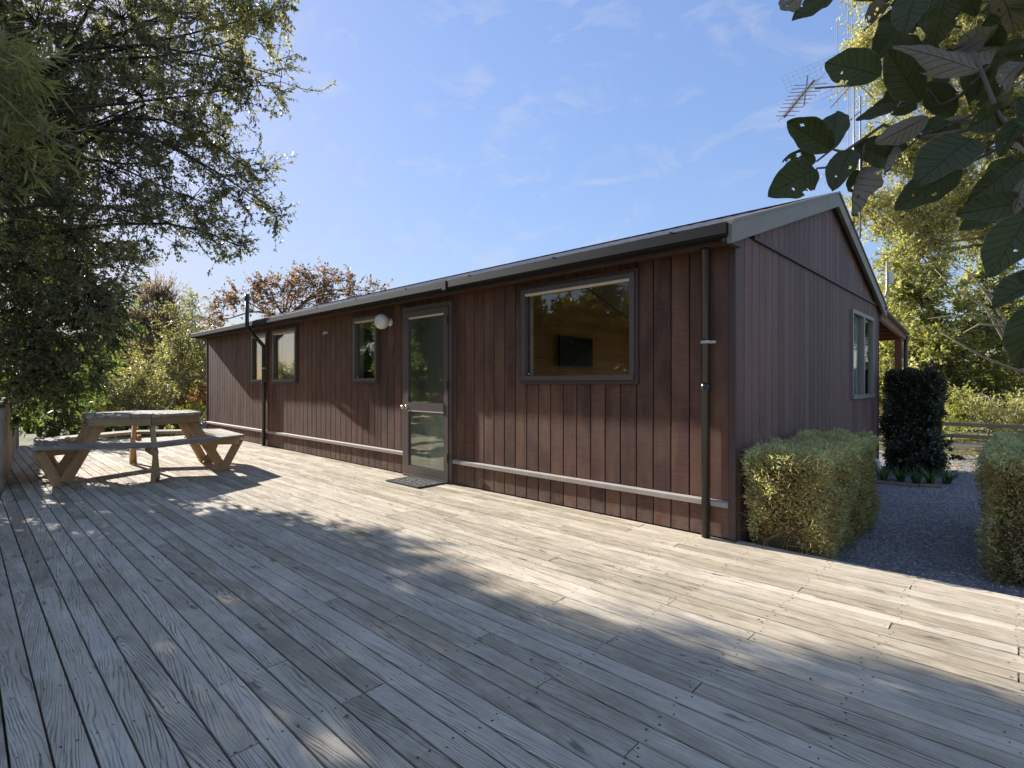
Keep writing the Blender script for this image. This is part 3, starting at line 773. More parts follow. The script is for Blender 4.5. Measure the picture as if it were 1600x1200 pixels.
for k in range(6):
    d0, d1 = hexdir(k), hexdir(k+1)
    # three seat boards per side
    for jn in range(3):
        ro = 1.24 - jn*0.115 - 0.054
        # centre line radius at the vertices; ends mitred
        a = TC + d0*(ro+0.0) + Vector((0,0,ZS)); b_ = TC + d1*ro + Vector((0,0,ZS))
        dirn = (b_-a).normalized(); a += dirn*0.002; b_ -= dirn*0.002
        mid = ((a+b_)/2 - TC); mid.z = 0
        ya = Vector((0,0,1)).cross(dirn)
        sgn = -1 if ya.dot(mid) > 0 else 1
        beam('seat_board', a, b_, 0.094, 0.038, (0,0,1), 'table_top', table, cut=(t30*sgn, -t30*sgn))
    # apron below the top
    a = TC + d0*0.665 + Vector((0,0,ZTOP-0.036)); b_ = TC + d1*0.665 + Vector((0,0,ZTOP-0.036))
    beam('apron', a, b_, 0.036, 0.095, (0,0,1), 'table', table)
    # V legs at the corner: table leg leans out, bench leg leans in
    foot = TC + d0*0.90
    side = Vector((0,0,1)).cross(d0)
    off = side*0.024
    top_in = TC + d0*0.46 + Vector((0,0,ZTOP-0.05))
    beam('leg', foot + off, top_in + off, 0.046, 0.11, -d0*0.8+Vector((0,0,.4)), 'table', table)
    bench = TC + d0*1.135 + Vector((0,0,ZS-0.04))
    beam('leg', foot - off + d0*0.02, bench - off, 0.042, 0.10, -d0, 'table', table)
    # bearer under the seat from the leg outwards
    a = TC + d0*0.70 + Vector((0,0,ZS-0.040)); b_ = TC + d0*1.19 + Vector((0,0,ZS-0.040))
    beam('bearer', a - off*2, b_ - off*2, 0.044, 0.085, (0,0,1), 'table', table)
    for (rr_, zz_) in ((0.80, 0.20), (0.655, ZS-0.08)):
        c_ = TC + d0*rr_ + off*1.97 + Vector((0,0,zz_))
        MB().lathe([(0.0,0.0),(0.011,0.0),(0.011,0.005),(0.0,0.007)], c_, 8, tuple(side)).build('bolt', M['oldsteel'], table)
# hexagonal top out of parallel boards, clipped
apo = 0.70*math.cos(R(30))
tdir = (hexdir(1)-hexdir(0)).normalized(); tn = Vector((0,0,1)).cross(tdir)
vs_ = [hexdir(k)*0.70 for k in range(6)]
def clipspan(s):
    """length of the hexagon along tdir at offset s along tn"""
    pts = []
    for k in range(6):
        p, q_ = vs_[k], vs_[(k+1) % 6]; a, b_ = p.dot(tn), q_.dot(tn)
        if abs(a-b_) > 1e-6 and min(a,b_)-1e-6 <= s <= max(a,b_)+1e-6:
            t_ = (s-a)/(b_-a); pts.append((p+(q_-p)*t_).dot(tdir))
    return min(pts), max(pts)
nb = 12; bw = 2*apo/nb
for i in range(nb):
    s0, s1 = -apo + i*bw + 0.003, -apo + (i+1)*bw - 0.003
    l0, h0 = clipspan(s0); l1, h1 = clipspan(s1)
    m = Matrix((tdir, tn, Vector((0,0,1)))).transposed().to_4x4(); m.translation = TC + tn*s0 + tdir*0 + Vector((0,0,ZTOP + random.uniform(-.001,.002)))
    b = MB(); A = [(l0, 0), (h0, 0), (h1, s1-s0), (l1, s1-s0)]
    b.prism([(a, c, -0.036) for a, c in A], [(a, c, 0) for a, c in A]); b.build('top_board', M['table_top'], table, matrix=m)

# ------------------------------------------------------------------ log palisade at the near-left edge
pal = empty('log_palisade', (-10.6, 0.4, ZG)); tag(pal, 'row of round upright timber poles along the left edge of the deck', 'palisade fence')
xx = -8.15; i = 0
while xx > -14.2:
    r_ = random.uniform(0.062, 0.082); yy = yedge(xx) - 0.072 + random.uniform(-.012, .012); h = 0.90 + random.uniform(-.05, .05)
    b = MB(); ang0 = random.random()*6
    prof = [(r_, -0.4), (r_*1.0, 0.5), (r_*0.97, h-0.012), (r_*0.85, h), (0.0, h+0.004)]
    b.lathe(prof, (0,0,0), 14)
    m = Matrix.Translation((xx, yy, 0)) @ Matrix.Rotation(ang0, 4, 'Z') @ Matrix.Rotation(R(random.uniform(-1.2,1.2)), 4, 'X')
    b.build('pole', M['pole'], pal, smooth=False, matrix=m)
    xx -= 2*r_ + random.uniform(0.01, 0.05); i += 1

# ------------------------------------------------------------------ plants: generators
def unit(a): return a/np.maximum(np.linalg.norm(a, axis=-1, keepdims=True), 1e-9)
def leaf_arrays(pos, d, length, width, fold=0.25, droop=0.0, upbias=0.6, six=False):
    n = len(pos); d = d + np.array([0, 0, -droop]); d = unit(d)
    nr = unit(rng.normal(size=(n,3)) + np.array([0,0,upbias]))
    w = unit(np.cross(d, nr)); nr = np.cross(w, d)
    Ln = length[:,None] if hasattr(length,'__len__') else length; Wd = width[:,None] if hasattr(width,'__len__') else width
    if six:
        v = np.stack([pos, pos+d*Ln*0.35+w*Wd*0.5+nr*Wd*fold, pos+d*Ln*0.75+w*Wd*0.36+nr*Wd*fold*0.8, pos+d*Ln, pos+d*Ln*0.75-w*Wd*0.36+nr*Wd*fold*0.8, pos+d*Ln*0.35-w*Wd*0.5+nr*Wd*fold], 1)
        f = np.array([(0,1,2,3),(0,3,4,5)])
        q = f[None] + 6*np.arange(n)[:,None,None]
        return v.reshape(-1,3), q.reshape(-1,4), 2
    v = np.stack([pos, pos+d*Ln*0.5+w*Wd*0.5+nr*Wd*fold, pos+d*Ln, pos+d*Ln*0.5-w*Wd*0.5+nr*Wd*fold], 1)
    q = np.array([0,1,2,3])[None] + 4*np.arange(n)[:,None]
    return v.reshape(-1,3), q, 1

def np_tubes(P0, P1, r0, r1, n=3):
    """many straight tapered twigs at once; P0, P1 (m,3)"""
    m = len(P0); d = unit(P1-P0); a = unit(np.cross(d, np.array([0.31,0.52,0.79]))); b = np.cross(d, a)
    ang = np.arange(n)*2*np.pi/n
    ring = a[:,None]*np.cos(ang)[None,:,None] + b[:,None]*np.sin(ang)[None,:,None]
    R0 = (r0[:,None,None] if hasattr(r0,'__len__') else r0); R1 = (r1[:,None,None] if hasattr(r1,'__len__') else r1)
    V = np.concatenate([P0[:,None]+ring*R0, P1[:,None]+ring*R1], 1)
    f = np.array([(k,(k+1)%n,n+(k+1)%n,n+k) for k in range(n)])
    return V.reshape(-1,3), (f[None]+2*n*np.arange(m)[:,None,None]).reshape(-1,4)

def crown(blobs, subs, twigs, per, twig_len, L_, W_, droop=0.0, six=False, spread=1.0, gap=0.0, out=0.8, lenvar=0.35, up=0.6, tvar=0.25):
    """blobs: (centre, radius or (rx,ry,rz), base tint).  Branches, twigs and leaves that fill each blob unevenly."""
    br0, br1, tw0, tw1, LP, LD, LT = [], [], [], [], [], [], []
    for (c, rad, tint) in blobs:
        c = np.array(c, float); rad = np.array(rad if hasattr(rad,'__len__') else (rad,)*3, float)
        vol = (rad.prod()**(2/3))
        ns = max(2, int(subs*vol))
        u = unit(rng.normal(size=(ns,3))); rr = rng.random((ns,1))**0.45
        S = c + u*rr*rad*0.85
        # branches from the blob centre (bent through a midpoint) to the sub centres
        mid = (c + S)/2 + rng.normal(size=(ns,3))*rad*0.08 + np.array([0,0,0.05])
        br0 += [np.repeat(c[None], ns, 0), mid]; br1 += [mid, S]
        nt = twigs
        T0 = np.repeat(S, nt, 0); ou = np.repeat(unit((S-c)/rad + 1e-3), nt, 0)
        d = unit(ou*out + rng.normal(size=(ns*nt,3))*spread + np.array([0,0,-droop*0.5]))
        tl = twig_len*(1+lenvar*rng.normal(size=(ns*nt,1))).clip(0.3, 2)
        T1 = T0 + d*tl
        tw0.append(T0); tw1.append(T1)
        npz = per; tt = (0.12+0.9*rng.random((ns*nt, npz, 1)))
        pos = T0[:,None] + (T1-T0)[:,None]*tt + rng.normal(size=(ns*nt,npz,3))*W_*0.25
        ld = unit(d[:,None]*0.9 + rng.normal(size=(ns*nt,npz,3))*0.75)
        st = np.repeat(rng.normal(size=(ns,1))*tvar*0.6, nt, 0)
        tn_ = tint + st + rng.normal(size=(ns*nt,npz))*tvar*0.6
        LP.append(pos.reshape(-1,3)); LD.append(ld.reshape(-1,3)); LT.append(tn_.ravel())
    LP, LD, LT = np.concatenate(LP), np.concatenate(LD), np.concatenate(LT).clip(0,1)
    n = len(LP); ln = L_*(1+0.25*rng.normal(size=n)).clip(0.5,1.6); wd = W_*(1+0.2*rng.normal(size=n)).clip(0.5,1.5)
    v, q, m = leaf_arrays(LP, LD, ln, wd, droop=droop, six=six, upbias=up)
    return (v, q, np.repeat(LT, m)), (np.concatenate(br0), np.concatenate(br1)), (np.concatenate(tw0), np.concatenate(tw1))

def curve_pts(p0, p1, n=8, sag=0.0, wob=0.08):
    p0, p1 = Vector(p0), Vector(p1); L_ = (p1-p0).length; pts = []
    a, b_ = Vector([random.gauss(0,1)*wob*L_ for _ in range(3)]), Vector([random.gauss(0,1)*wob*L_ for _ in range(3)])
    for i in range(n+1):
        t_ = i/n; pts.append(p0.lerp(p1, t_) + a*math.sin(math.pi*t_) + b_*math.sin(2*math.pi*t_)*0.5 + Vector((0,0,sag*L_*math.sin(math.pi*t_))))
    return pts

NLEAF = [0]
def tree(name, label, cat, base, forks, blobs, leaf, bark, cr, trunk_r=0.1, limb_r=0.03, group=None, twig_r=0.0025, branch_r=0.008, extra=None, crown_name='crown', sag=0.12):
    """base -> forks (trunk points) ; each blob gets a limb from the nearest fork"""
    base = Vector(base); root = empty(name, base); tag(root, label, cat, group)
    tb = MB(); fk = [Vector(f) for f in forks]
    last = base
    for i, f in enumerate(fk):
        pts = curve_pts(last if i == 0 else base.lerp(fk[0], 0.75) if i > 1 else fk[0], f, 6, 0, 0.04)
        r0 = trunk_r if i == 0 else trunk_r*0.6; r1 = trunk_r*0.7 if i == 0 else trunk_r*0.4
        tb.tube(pts, [r0+(r1-r0)*k/6 for k in range(7)], 9)
        last = f
    for (c, rad, ti) in blobs:
        c = Vector(c); f = min(fk, key=lambda q_: (q_-c).length + (2 if q_.z > c.z+0.5 else 0))
        pts = curve_pts(f, c, 7, sag, 0.06); r0 = min(limb_r*(0.6+0.25*(c-f).length), trunk_r*0.6)
        tb.tube(pts, [r0+(branch_r-r0)*k/7 for k in range(8)], 6, cap=False)
    tb.build('trunk', bark, root, smooth=True)
    (v, q, tn_), (b0, b1), (t0, t1) = crown(blobs, **cr)
    if extra is not None:
        (v2, q2, tn2), (c0, c1), (s0, s1) = crown(extra[0], **extra[1])
        q = np.concatenate([q, q2+len(v)]); v = np.concatenate([v, v2]); tn_ = np.concatenate([tn_, tn2])
        b0, b1 = np.concatenate([b0, c0]), np.concatenate([b1, c1]); t0, t1 = np.concatenate([t0, s0]), np.concatenate([t1, s1])
    np_mesh(crown_name, v, q, tn_, leaf, root); NLEAF[0] += len(q)
    va, qa = np_tubes(b0, b1, branch_r, branch_r*0.55, 4); vb, qb = np_tubes(t0, t1, branch_r*0.4, twig_r*0.6, 3)
    o = np_mesh('twigs', np.concatenate([va, vb]), np.concatenate([qa, qb+len(va)]), None, bark, root); tag(o, kind='stuff')
    return root

# leaf colours
LF = {}
LF['olive'] = leafmat('fine olive leaves', [(0.11, 0.105, 0.06), (0.17, 0.165, 0.09), (0.24, 0.235, 0.13), (0.36, 0.33, 0.12)], 0.48, 0.34, 0.7, tcol=(1.35, 1.35, 0.85))
LF['lance'] = leafmat('broad green leaves', [(0.07, 0.10, 0.045), (0.12, 0.165, 0.065), (0.18, 0.22, 0.09)], 0.45, 0.5, 0.3)
LF['bright'] = leafmat('light green narrow leaves', [(0.14, 0.15, 0.06), (0.22, 0.23, 0.09), (0.33, 0.33, 0.15)], 0.45, 0.5)
LF['gold'] = leafmat('golden fine foliage', [(0.16, 0.16, 0.055), (0.28, 0.27, 0.095), (0.42, 0.40, 0.17), (0.56, 0.52, 0.28)], 0.5, 0.55, 0.3)
LF['green'] = leafmat('glossy garden foliage', [(0.06, 0.075, 0.025), (0.12, 0.145, 0.04), (0.22, 0.24, 0.07), (0.34, 0.34, 0.12)], 0.42, 0.38, 0.6)
LF['sunny'] = leafmat('sunlit yellowish foliage', [(0.11, 0.12, 0.035), (0.21, 0.215, 0.06), (0.34, 0.33, 0.11), (0.52, 0.49, 0.22)], 0.48, 0.38, 0.6)  # lighter and yellower than the glossy garden green
LF['shrub'] = leafmat('pale olive shrub leaves', [(0.14, 0.14, 0.06), (0.27, 0.25, 0.12), (0.42, 0.39, 0.22)], 0.45, 0.45)
LF['red'] = leafmat('red brown autumn leaves', [(0.20, 0.13, 0.10), (0.30, 0.20, 0.15), (0.42, 0.29, 0.21)], 0.35, 0.6)
LF['orange'] = leafmat('orange autumn leaves', [(0.13, 0.10, 0.075), (0.22, 0.15, 0.09), (0.40, 0.24, 0.105)], 0.45, 0.6, tcol=(1.4, 1.1, 0.6))
LF['yellow'] = leafmat('yellow green leaves', [(0.20, 0.21, 0.05), (0.34, 0.36, 0.08), (0.50, 0.50, 0.13)], 0.5, 0.5)
LF['yellow_litter'] = leafmat('yellow leaf litter', [(0.25, 0.16, 0.07), (0.45, 0.34, 0.12), (0.62, 0.52, 0.22)], 0.2)
LF['strap'] = leafmat('strap leaves', [(0.03, 0.06, 0.015), (0.08, 0.13, 0.03), (0.18, 0.26, 0.05)], 0.3, 0.4)
LF['box'] = leafmat('clipped hedge leaves', [(0.30, 0.21, 0.07), (0.44, 0.38, 0.13), (0.54, 0.54, 0.27), (0.66, 0.67, 0.44)], 0.42, 0.55, 0.3)
LF['dark'] = leafmat('dark hedge leaves', [(0.03, 0.032, 0.016), (0.06, 0.065, 0.032), (0.12, 0.125, 0.06)], 0.2, 0.3, 0.7)
M['hedgetwig'] = plain('brown hedge twigs', (0.42, 0.28, 0.12), 0.8, var=0.3, scale=30)

# ------------------------------------------------------------------ left trees
def B(px, py, fwd, r, t_=0.4): return (tuple(P(px, py, fwd)), r, t_)
T1 = [B(60,40,5.6,.75), B(190,30,5.5,.7,.35), B(310,30,5.3,.5,.6), B(385,55,5.2,.36,.75), B(420,20,5.2,.22,.8), B(250,-60,5.5,.6,.5), B(380,-70,5.3,.45,.6),
      B(100,170,5.7,.7,.3), B(220,150,5.5,.6,.35), B(320,130,5.3,.45,.35), B(395,135,5.2,.3,.3), B(440,120,5.15,.16,.35),
      B(40,290,5.8,.7,.35), B(170,270,5.7,.6,.35), B(280,230,5.5,.45,.4), B(350,215,5.4,.32,.45), B(385,260,5.3,.2,.5),
      B(300,310,5.5,.38,.35), B(375,305,5.35,.3,.3), B(425,325,5.25,.14,.3), B(330,375,5.5,.26,.4), B(372,385,5.4,.13,.4), B(230,350,5.7,.36,.55),
      B(120,380,5.9,.6,.4), B(40,420,6.1,.65,.4), B(190,420,6.0,.28,.4), B(150,480,6.2,.42,.35), B(60,530,6.3,.5,.35), B(130,560,6.4,.3,.3), B(30,600,6.3,.32,.3)]
T1 = [(a, b, min(1, c+.14)) for a, b, c in T1]
OUT = [B(-120,60,5.8,1.0), B(-140,260,6.0,.9), B(-120,430,6.2,.8), B(-100,560,6.3,.6), B(120,-160,5.6,.7), B(-80,-160,5.9,1.0), B(-350,150,6.2,1.1), B(-380,380,6.5,1.0), B(-300,-150,6,1.0)]
tree('weeping_tree', 'large dark fine-leaved tree arching over the left side of the deck against the sky', 'tree', (-9.9, -1.5, ZG),
     [(-9.5, -1.1, 1.2), (-8.9, -0.6, 2.3), (-8.4, -0.2, 3.4)], T1, LF['olive'], M['bark_dark'],
     dict(subs=105, twigs=11, per=15, twig_len=0.20, L_=0.037, W_=0.018, droop=0.25, out=0.75, spread=0.85, tvar=0.3), trunk_r=0.16, limb_r=0.02, twig_r=0.0016, branch_r=0.005,
     extra=(OUT + [B(-190,-40,5.6,.9), B(-220,110,5.4,.8), B(-240,330,5.6,.8), B(-60,130,5.2,.6), B(-190,480,5.7,.7), B(20,250,7.6,.9), B(-40,380,7.6,.9), B(70,380,7.9,.7), B(0,120,7.3,.9), B(100,200,7.9,.8)], dict(subs=80, twigs=8, per=12, twig_len=0.28, L_=0.08, W_=0.04, droop=0.25)))
# the loose sprigs that reach out into the sky
def sprig(pts, leafm, n, L_, W_, root):
    pts = [P(*p) for p in pts]; tb = MB(); tb.tube(pts, [0.004]+[0.003]*(len(pts)-2)+[0.0015], 5); tb.build('sprig_stem', M['bark_dark'], root)
    pos, dd = [], []
    for i in range(n):
        t_ = random.random()**0.8*(len(pts)-1); k = min(int(t_), len(pts)-2); p = pts[k].lerp(pts[k+1], t_-k); d = (pts[k+1]-pts[k]).normalized()
        pos.append(p + Vector([random.gauss(0, 0.008) for _ in range(3)])); dd.append(d + Vector([random.gauss(0, .8) for _ in range(3)]))
    v, q, m = leaf_arrays(np.array([tuple(p) for p in pos]), np.array([tuple(p) for p in dd]), np.full(n, L_), np.full(n, W_), six=True)
    np_mesh('sprig_leaves', v, q, np.repeat((0.45+0.3*rng.normal(size=n)).clip(0,1), m), leafm, root)
wt = bpy.data.objects['weeping_tree']
for pts, n in (([(400,130,5.2),(440,128,5.15),(475,140,5.1),(500,143,5.1),(523,130,5.1)], 46), ([(400,60,5.2),(430,95,5.2),(462,85,5.1),(478,95,5.1)], 44), ([(380,20,5.2),(420,18,5.1),(455,8,5.1),(462,15,5.1)], 44),
               ([(400,320,5.3),(430,328,5.2),(458,322,5.2)], 36), ([(370,300,5.3),(400,350,5.2),(420,345,5.2)], 26), ([(340,350,5.5),(365,380,5.4),(388,388,5.4)], 32), ([(300,370,5.5),(330,405,5.4),(362,412,5.4)], 36),
               ([(360,240,5.3),(400,235,5.2),(412,245,5.2)], 26), ([(200,400,5.9),(222,425,5.8),(232,436,5.8)], 26), ([(390,160,5.2),(425,175,5.2),(432,180,5.2)], 26), ([(380,195,5.2),(410,215,5.2),(404,232,5.2)], 22)):
    sprig(pts, LF['olive'], n, 0.036, 0.016, wt)

tree('broadleaf_tree', 'tree with larger drooping mid-green leaves hanging below the dark crown at the left', 'tree', (-13.2, -0.9, ZG),
     [(-12.4, -0.6, 1.4), (-11.8, -0.2, 2.2)], [B(120,455,7.0,.45,.5), B(165,520,7.0,.32,.5), B(70,500,7.0,.5,.4), B(180,470,7.2,.28,.5), B(110,590,7.2,.42,.35), B(40,570,7.2,.5,.3), B(155,585,7.3,.22,.4), B(30,640,7.3,.25,.3)],
     LF['lance'], M['bark'], dict(subs=110, twigs=9, per=10, twig_len=0.22, L_=0.085, W_=0.028, droop=0.6, six=True), trunk_r=0.08)
tree('bamboo_like_shrub', 'light green narrow-leaved shrub close to the camera at the upper left edge', 'shrub', (-4.1, -1.7, ZG),
     [(-3.9, -1.5, 1.4), (-3.6, -1.2, 2.2)], [B(-40,60,3.6,.35,.6), B(0,110,3.5,.20,.7), B(10,55,3.5,.15,.7), B(-20,170,3.6,.28,.5), B(30,150,3.5,.13,.4), B(15,215,3.6,.2,.45), B(-60,260,3.8,.35,.4), B(60,205,3.6,.08,.6), B(-10,360,4.2,.14,.4)],
     LF['bright'], M['bark_pale'], dict(subs=90, twigs=8, per=8, twig_len=0.24, L_=0.11, W_=0.015, droop=0.1, six=True), trunk_r=0.04, limb_r=0.012, branch_r=0.003, twig_r=0.001)

# the row of garden trees behind the viewpoint: it shades the garden and is mirrored in the glass
for i, (lab, x_, y_, h) in enumerate([('garden tree behind the deck, well beyond its far left corner', -32.0, -8.0, 5.2), ('garden tree behind the deck, past the palisade and farther left', -26.0, -7.0, 5.0), ('garden tree behind the deck, just past the palisade', -20.0, -6.0, 4.4), ('garden tree behind the deck, mirrored in the glazed door', -14.6, -4.6, 3.4), ('garden tree behind the deck, mirrored at the left of the large window', -11.3, -4.3, 3.9), ('garden tree behind the deck, mirrored at the right of the large window', -8.2, -4.6, 3.7)]):
    bl = [((x_+random.uniform(-1.5,1.5), y_+random.uniform(-.6,.6), random.uniform(h-1.4,h)), random.uniform(.45,.8), .4) for _ in range(9)]
    bl += [((x_+random.uniform(-1.5,1.5), y_+random.uniform(-.4,.4), random.uniform(0.4,2.3)), .85, .4) for _ in range(9)]
    tree('garden_tree', lab, 'tree', (x_, y_, ZG), [(x_+.1, y_, 1.4), (x_-.2, y_+.1, 2.6)], bl, LF['green'], M['bark'], dict(subs=38, twigs=9, per=8, twig_len=0.35, L_=0.14, W_=0.08), trunk_r=0.13, group=None)

# ------------------------------------------------------------------ garden beyond the deck's far end
far = dict(subs=14, twigs=9, per=9, twig_len=0.45, L_=0.085, W_=0.045)
tree('olive_shrub', 'rounded pale olive shrub behind the picnic table', 'shrub', P(190,700,14.5)*1.0, [P(190,670,14.5), P(200,640,14.5)],
     [B(150,640,14.2,.8,.5), B(205,620,14.3,.9,.65), B(235,650,14.2,.6,.6), B(170,600,14.6,.7,.6), B(225,600,14.6,.6,.7), B(200,665,13.9,.5,.3), B(150,680,13.8,.4,.2)],
     LF['shrub'], M['bark_pale'], dict(subs=60, twigs=9, per=10, twig_len=0.3, L_=0.06, W_=0.034), trunk_r=0.06)
tree('dark_shrub', 'dark green shrub in shade to the left of the picnic table', 'shrub', P(85,705,11), [P(85,670,11), P(90,630,11)],
     [B(60,640,10.8,.55,.3), B(110,650,10.8,.45,.35), B(85,600,11,.6,.5), B(30,600,11,.6,.4), B(130,610,11.4,.4,.7), B(120,580,11.6,.35,.95), B(100,675,10.6,.3,.2), B(160,655,11.4,.3,.3)],
     LF['green'], M['bark'], dict(subs=90, twigs=9, per=10, twig_len=0.25, L_=0.06, W_=0.03), trunk_r=0.05)
tree('bare_tree', 'half-bare tree with upright twigs and a few red-brown leaves left of the cabin', 'tree', P(235,690,21), [P(232,620,21), P(238,575,21)],
     [B(205,520,21,.6,.4), B(235,500,21,.8,.5), B(265,510,21,.7,.4), B(250,475,21,.55,.5), B(225,470,21,.5,.5), B(285,540,21,.5,.5), B(200,560,21,.6,.4), B(245,545,20.6,.7,.5)],
     LF['red'], M['bark'], dict(subs=34, twigs=14, per=5, twig_len=0.75, L_=0.10, W_=0.055, out=0.2, spread=0.5, droop=-1.6), trunk_r=0.10, twig_r=0.006, branch_r=0.02)
tree('yellow_green_tree', 'leaning small tree with yellow-green leaves just left of the cabin corner', 'tree', P(255,700,16), [P(262,640,16), P(282,600,16)],
     [B(285,560,16,.8,.5), B(310,520,16,.6,.6), B(262,590,16,.5,.6), B(318,590,16,.7,.55), B(275,500,16.4,.5,.4), B(305,480,16.4,.45,.5), B(325,550,16,.5,.5), B(240,560,16.5,.5,.5)],
     LF['shrub'], M['bark_pale'], dict(subs=38, twigs=9, per=9, twig_len=0.4, L_=0.075, W_=0.045), trunk_r=0.07)
tree('yellow_shrub', 'low bright yellow-green shrub at the foot of the cabin corner', 'shrub', P(315,690,15), [P(315,672,15), P(312,650,15)],
     [B(300,655,15,.4,.7), B(320,640,15,.45,.8), B(325,672,15,.3,.7), B(262,668,15,.35,.6)], LF['yellow'], M['bark'], dict(subs=30, twigs=9, per=9, twig_len=0.25, L_=0.07, W_=0.04), trunk_r=0.03)
tree('orange_shrub', 'orange and pinkish autumn shrub glowing behind the picnic table', 'shrub', P(255,700,19), [P(255,660,19), P(262,630,19)],
     [B(250,600,19,.8,.6), B(280,620,19,.8,.8), B(225,580,19.5,.7,.4), B(300,600,19,.7,.7), B(265,565,19.5,.6,.5), B(290,650,18.6,.6,.9), B(210,600,19.5,.6,.4)],
     LF['orange'], M['bark'], dict(subs=45, twigs=9, per=9, twig_len=0.45, L_=0.085, W_=0.055), trunk_r=0.05)
tree('russet_tree', 'autumn tree with orange leaves rising behind the cabin roof', 'tree', (-21.5, 9.6, ZG), [P(430,560,22), P(445,500,22)],
     [B(350,480,22,.8,.5), B(395,470,22,.9,.5), B(440,455,22,.9,.6), B(480,450,22,.8,.55), B(520,448,22,.8,.6), B(555,440,22,.55,.5), B(585,455,22,.35,.5), B(410,440,22,.5,.3), B(470,430,22,.35,.3), B(330,500,22,.6,.4), B(500,470,22,.8,.7), B(440,490,22,.8,.8), B(560,465,22,.5,.6)],
     LF['orange'], M['bark'], dict(subs=18, twigs=8, per=7, twig_len=0.5, L_=0.12, W_=0.07), trunk_r=0.13, branch_r=0.014, twig_r=0.004)
for i, (lab, px, fw, hh, lf, ti) in enumerate([('tall pale green background tree far behind the left garden', 130, 30, 2.9, 'green', .7), ('olive background tree at the far left of the garden', 20, 28, 3.6, 'green', .5), ('dull golden background tree between the bare tree and the cabin', 300, 32, 2.6, 'gold', .6), ('brownish background tree behind the bare tree', 215, 34, 2.8, 'red', .5)]):
    c = P(px, 598, fw)
    bl = [((c.x+random.uniform(-2.2,2.2), c.y+random.uniform(-2.2,2.2), random.uniform(0.3, hh)), random.uniform(.9,1.5), ti+random.uniform(-.15,.15)) for _ in range(14)]
    tree('background_tree', lab, 'tree', (c.x, c.y, ZG), [(c.x, c.y, 1.2), (c.x+.3, c.y, 2.2)], bl, LF[lf], M['bark'], dict(subs=12, twigs=9, per=10, twig_len=0.6, L_=0.18, W_=0.09), trunk_r=0.14, group='background trees beyond the left garden')

# strap-leaved clumps along the far end of the deck
def clump(name, label, c, n, Ln, w, hgt, leafm, cat, group, parent=None, tint=.5):
    root = empty(name, c); tag(root, label, cat, group)
    mb_v, mb_q, tn_ = [], [], []
    seg = 5
    for i in range(n):
        a = random.random()*6.283; lean = random.uniform(0.25, 1.0); L_ = Ln*random.uniform(.6,1.1)
        d = Vector((math.cos(a), math.sin(a), 0)); s = d.cross(Vector((0,0,1)))
        base = Vector(c) + d*random.random()*0.05; b0 = len(mb_v)
        for k in range(seg+1):
            t_ = k/seg; p = base + d*(lean*L_*0.75*t_**1.5) + Vector((0,0,hgt*(1.35*t_-0.95*lean*t_*t_)))
            ww = w*(1-t_**3)*0.5+0.0006; mb_v += [tuple(p+s*ww), tuple(p-s*ww)]
        mb_q += [(b0+2*k, b0+2*k+1, b0+2*k+3, b0+2*k+2) for k in range(seg)]; tn_ += [min(1,max(0,random.gauss(tint,.25)))]*seg
    np_mesh('leaves', np.array(mb_v), np.array(mb_q), np.array(tn_), leafm, root)
    return root
where = ['at the left end of the row', 'second from the left in the row', 'left of the table foot', 'behind the left table leg', 'behind the table bench', 'behind the middle of the table', 'between the two middle table legs', 'behind the right table leg', 'near the yellow shrub', 'next to the cabin corner']
for i in range(10):
    px = 62 + i*27; fw = 12.6 + random.uniform(-.3,.5) + 0.15*i
    c = P(px, 598, fw); c.z = ZG
    clump('strap_leaf_plant', 'strap-leaved green plant beyond the deck, ' + where[i], c, 46, 0.6, 0.03, 0.55, LF['strap'], 'plant', 'strap-leaved plants along the far end of the deck', tint=.35+.04*i)
c = P(48, 598, 8.6); c.z = 0.55
clump('flax_plant', 'long drooping flax leaves hanging above the palisade poles', (c.x, c.y, 0.35), 34, 0.75, 0.035, 0.75, LF['lance'], 'plant', None, tint=.3)

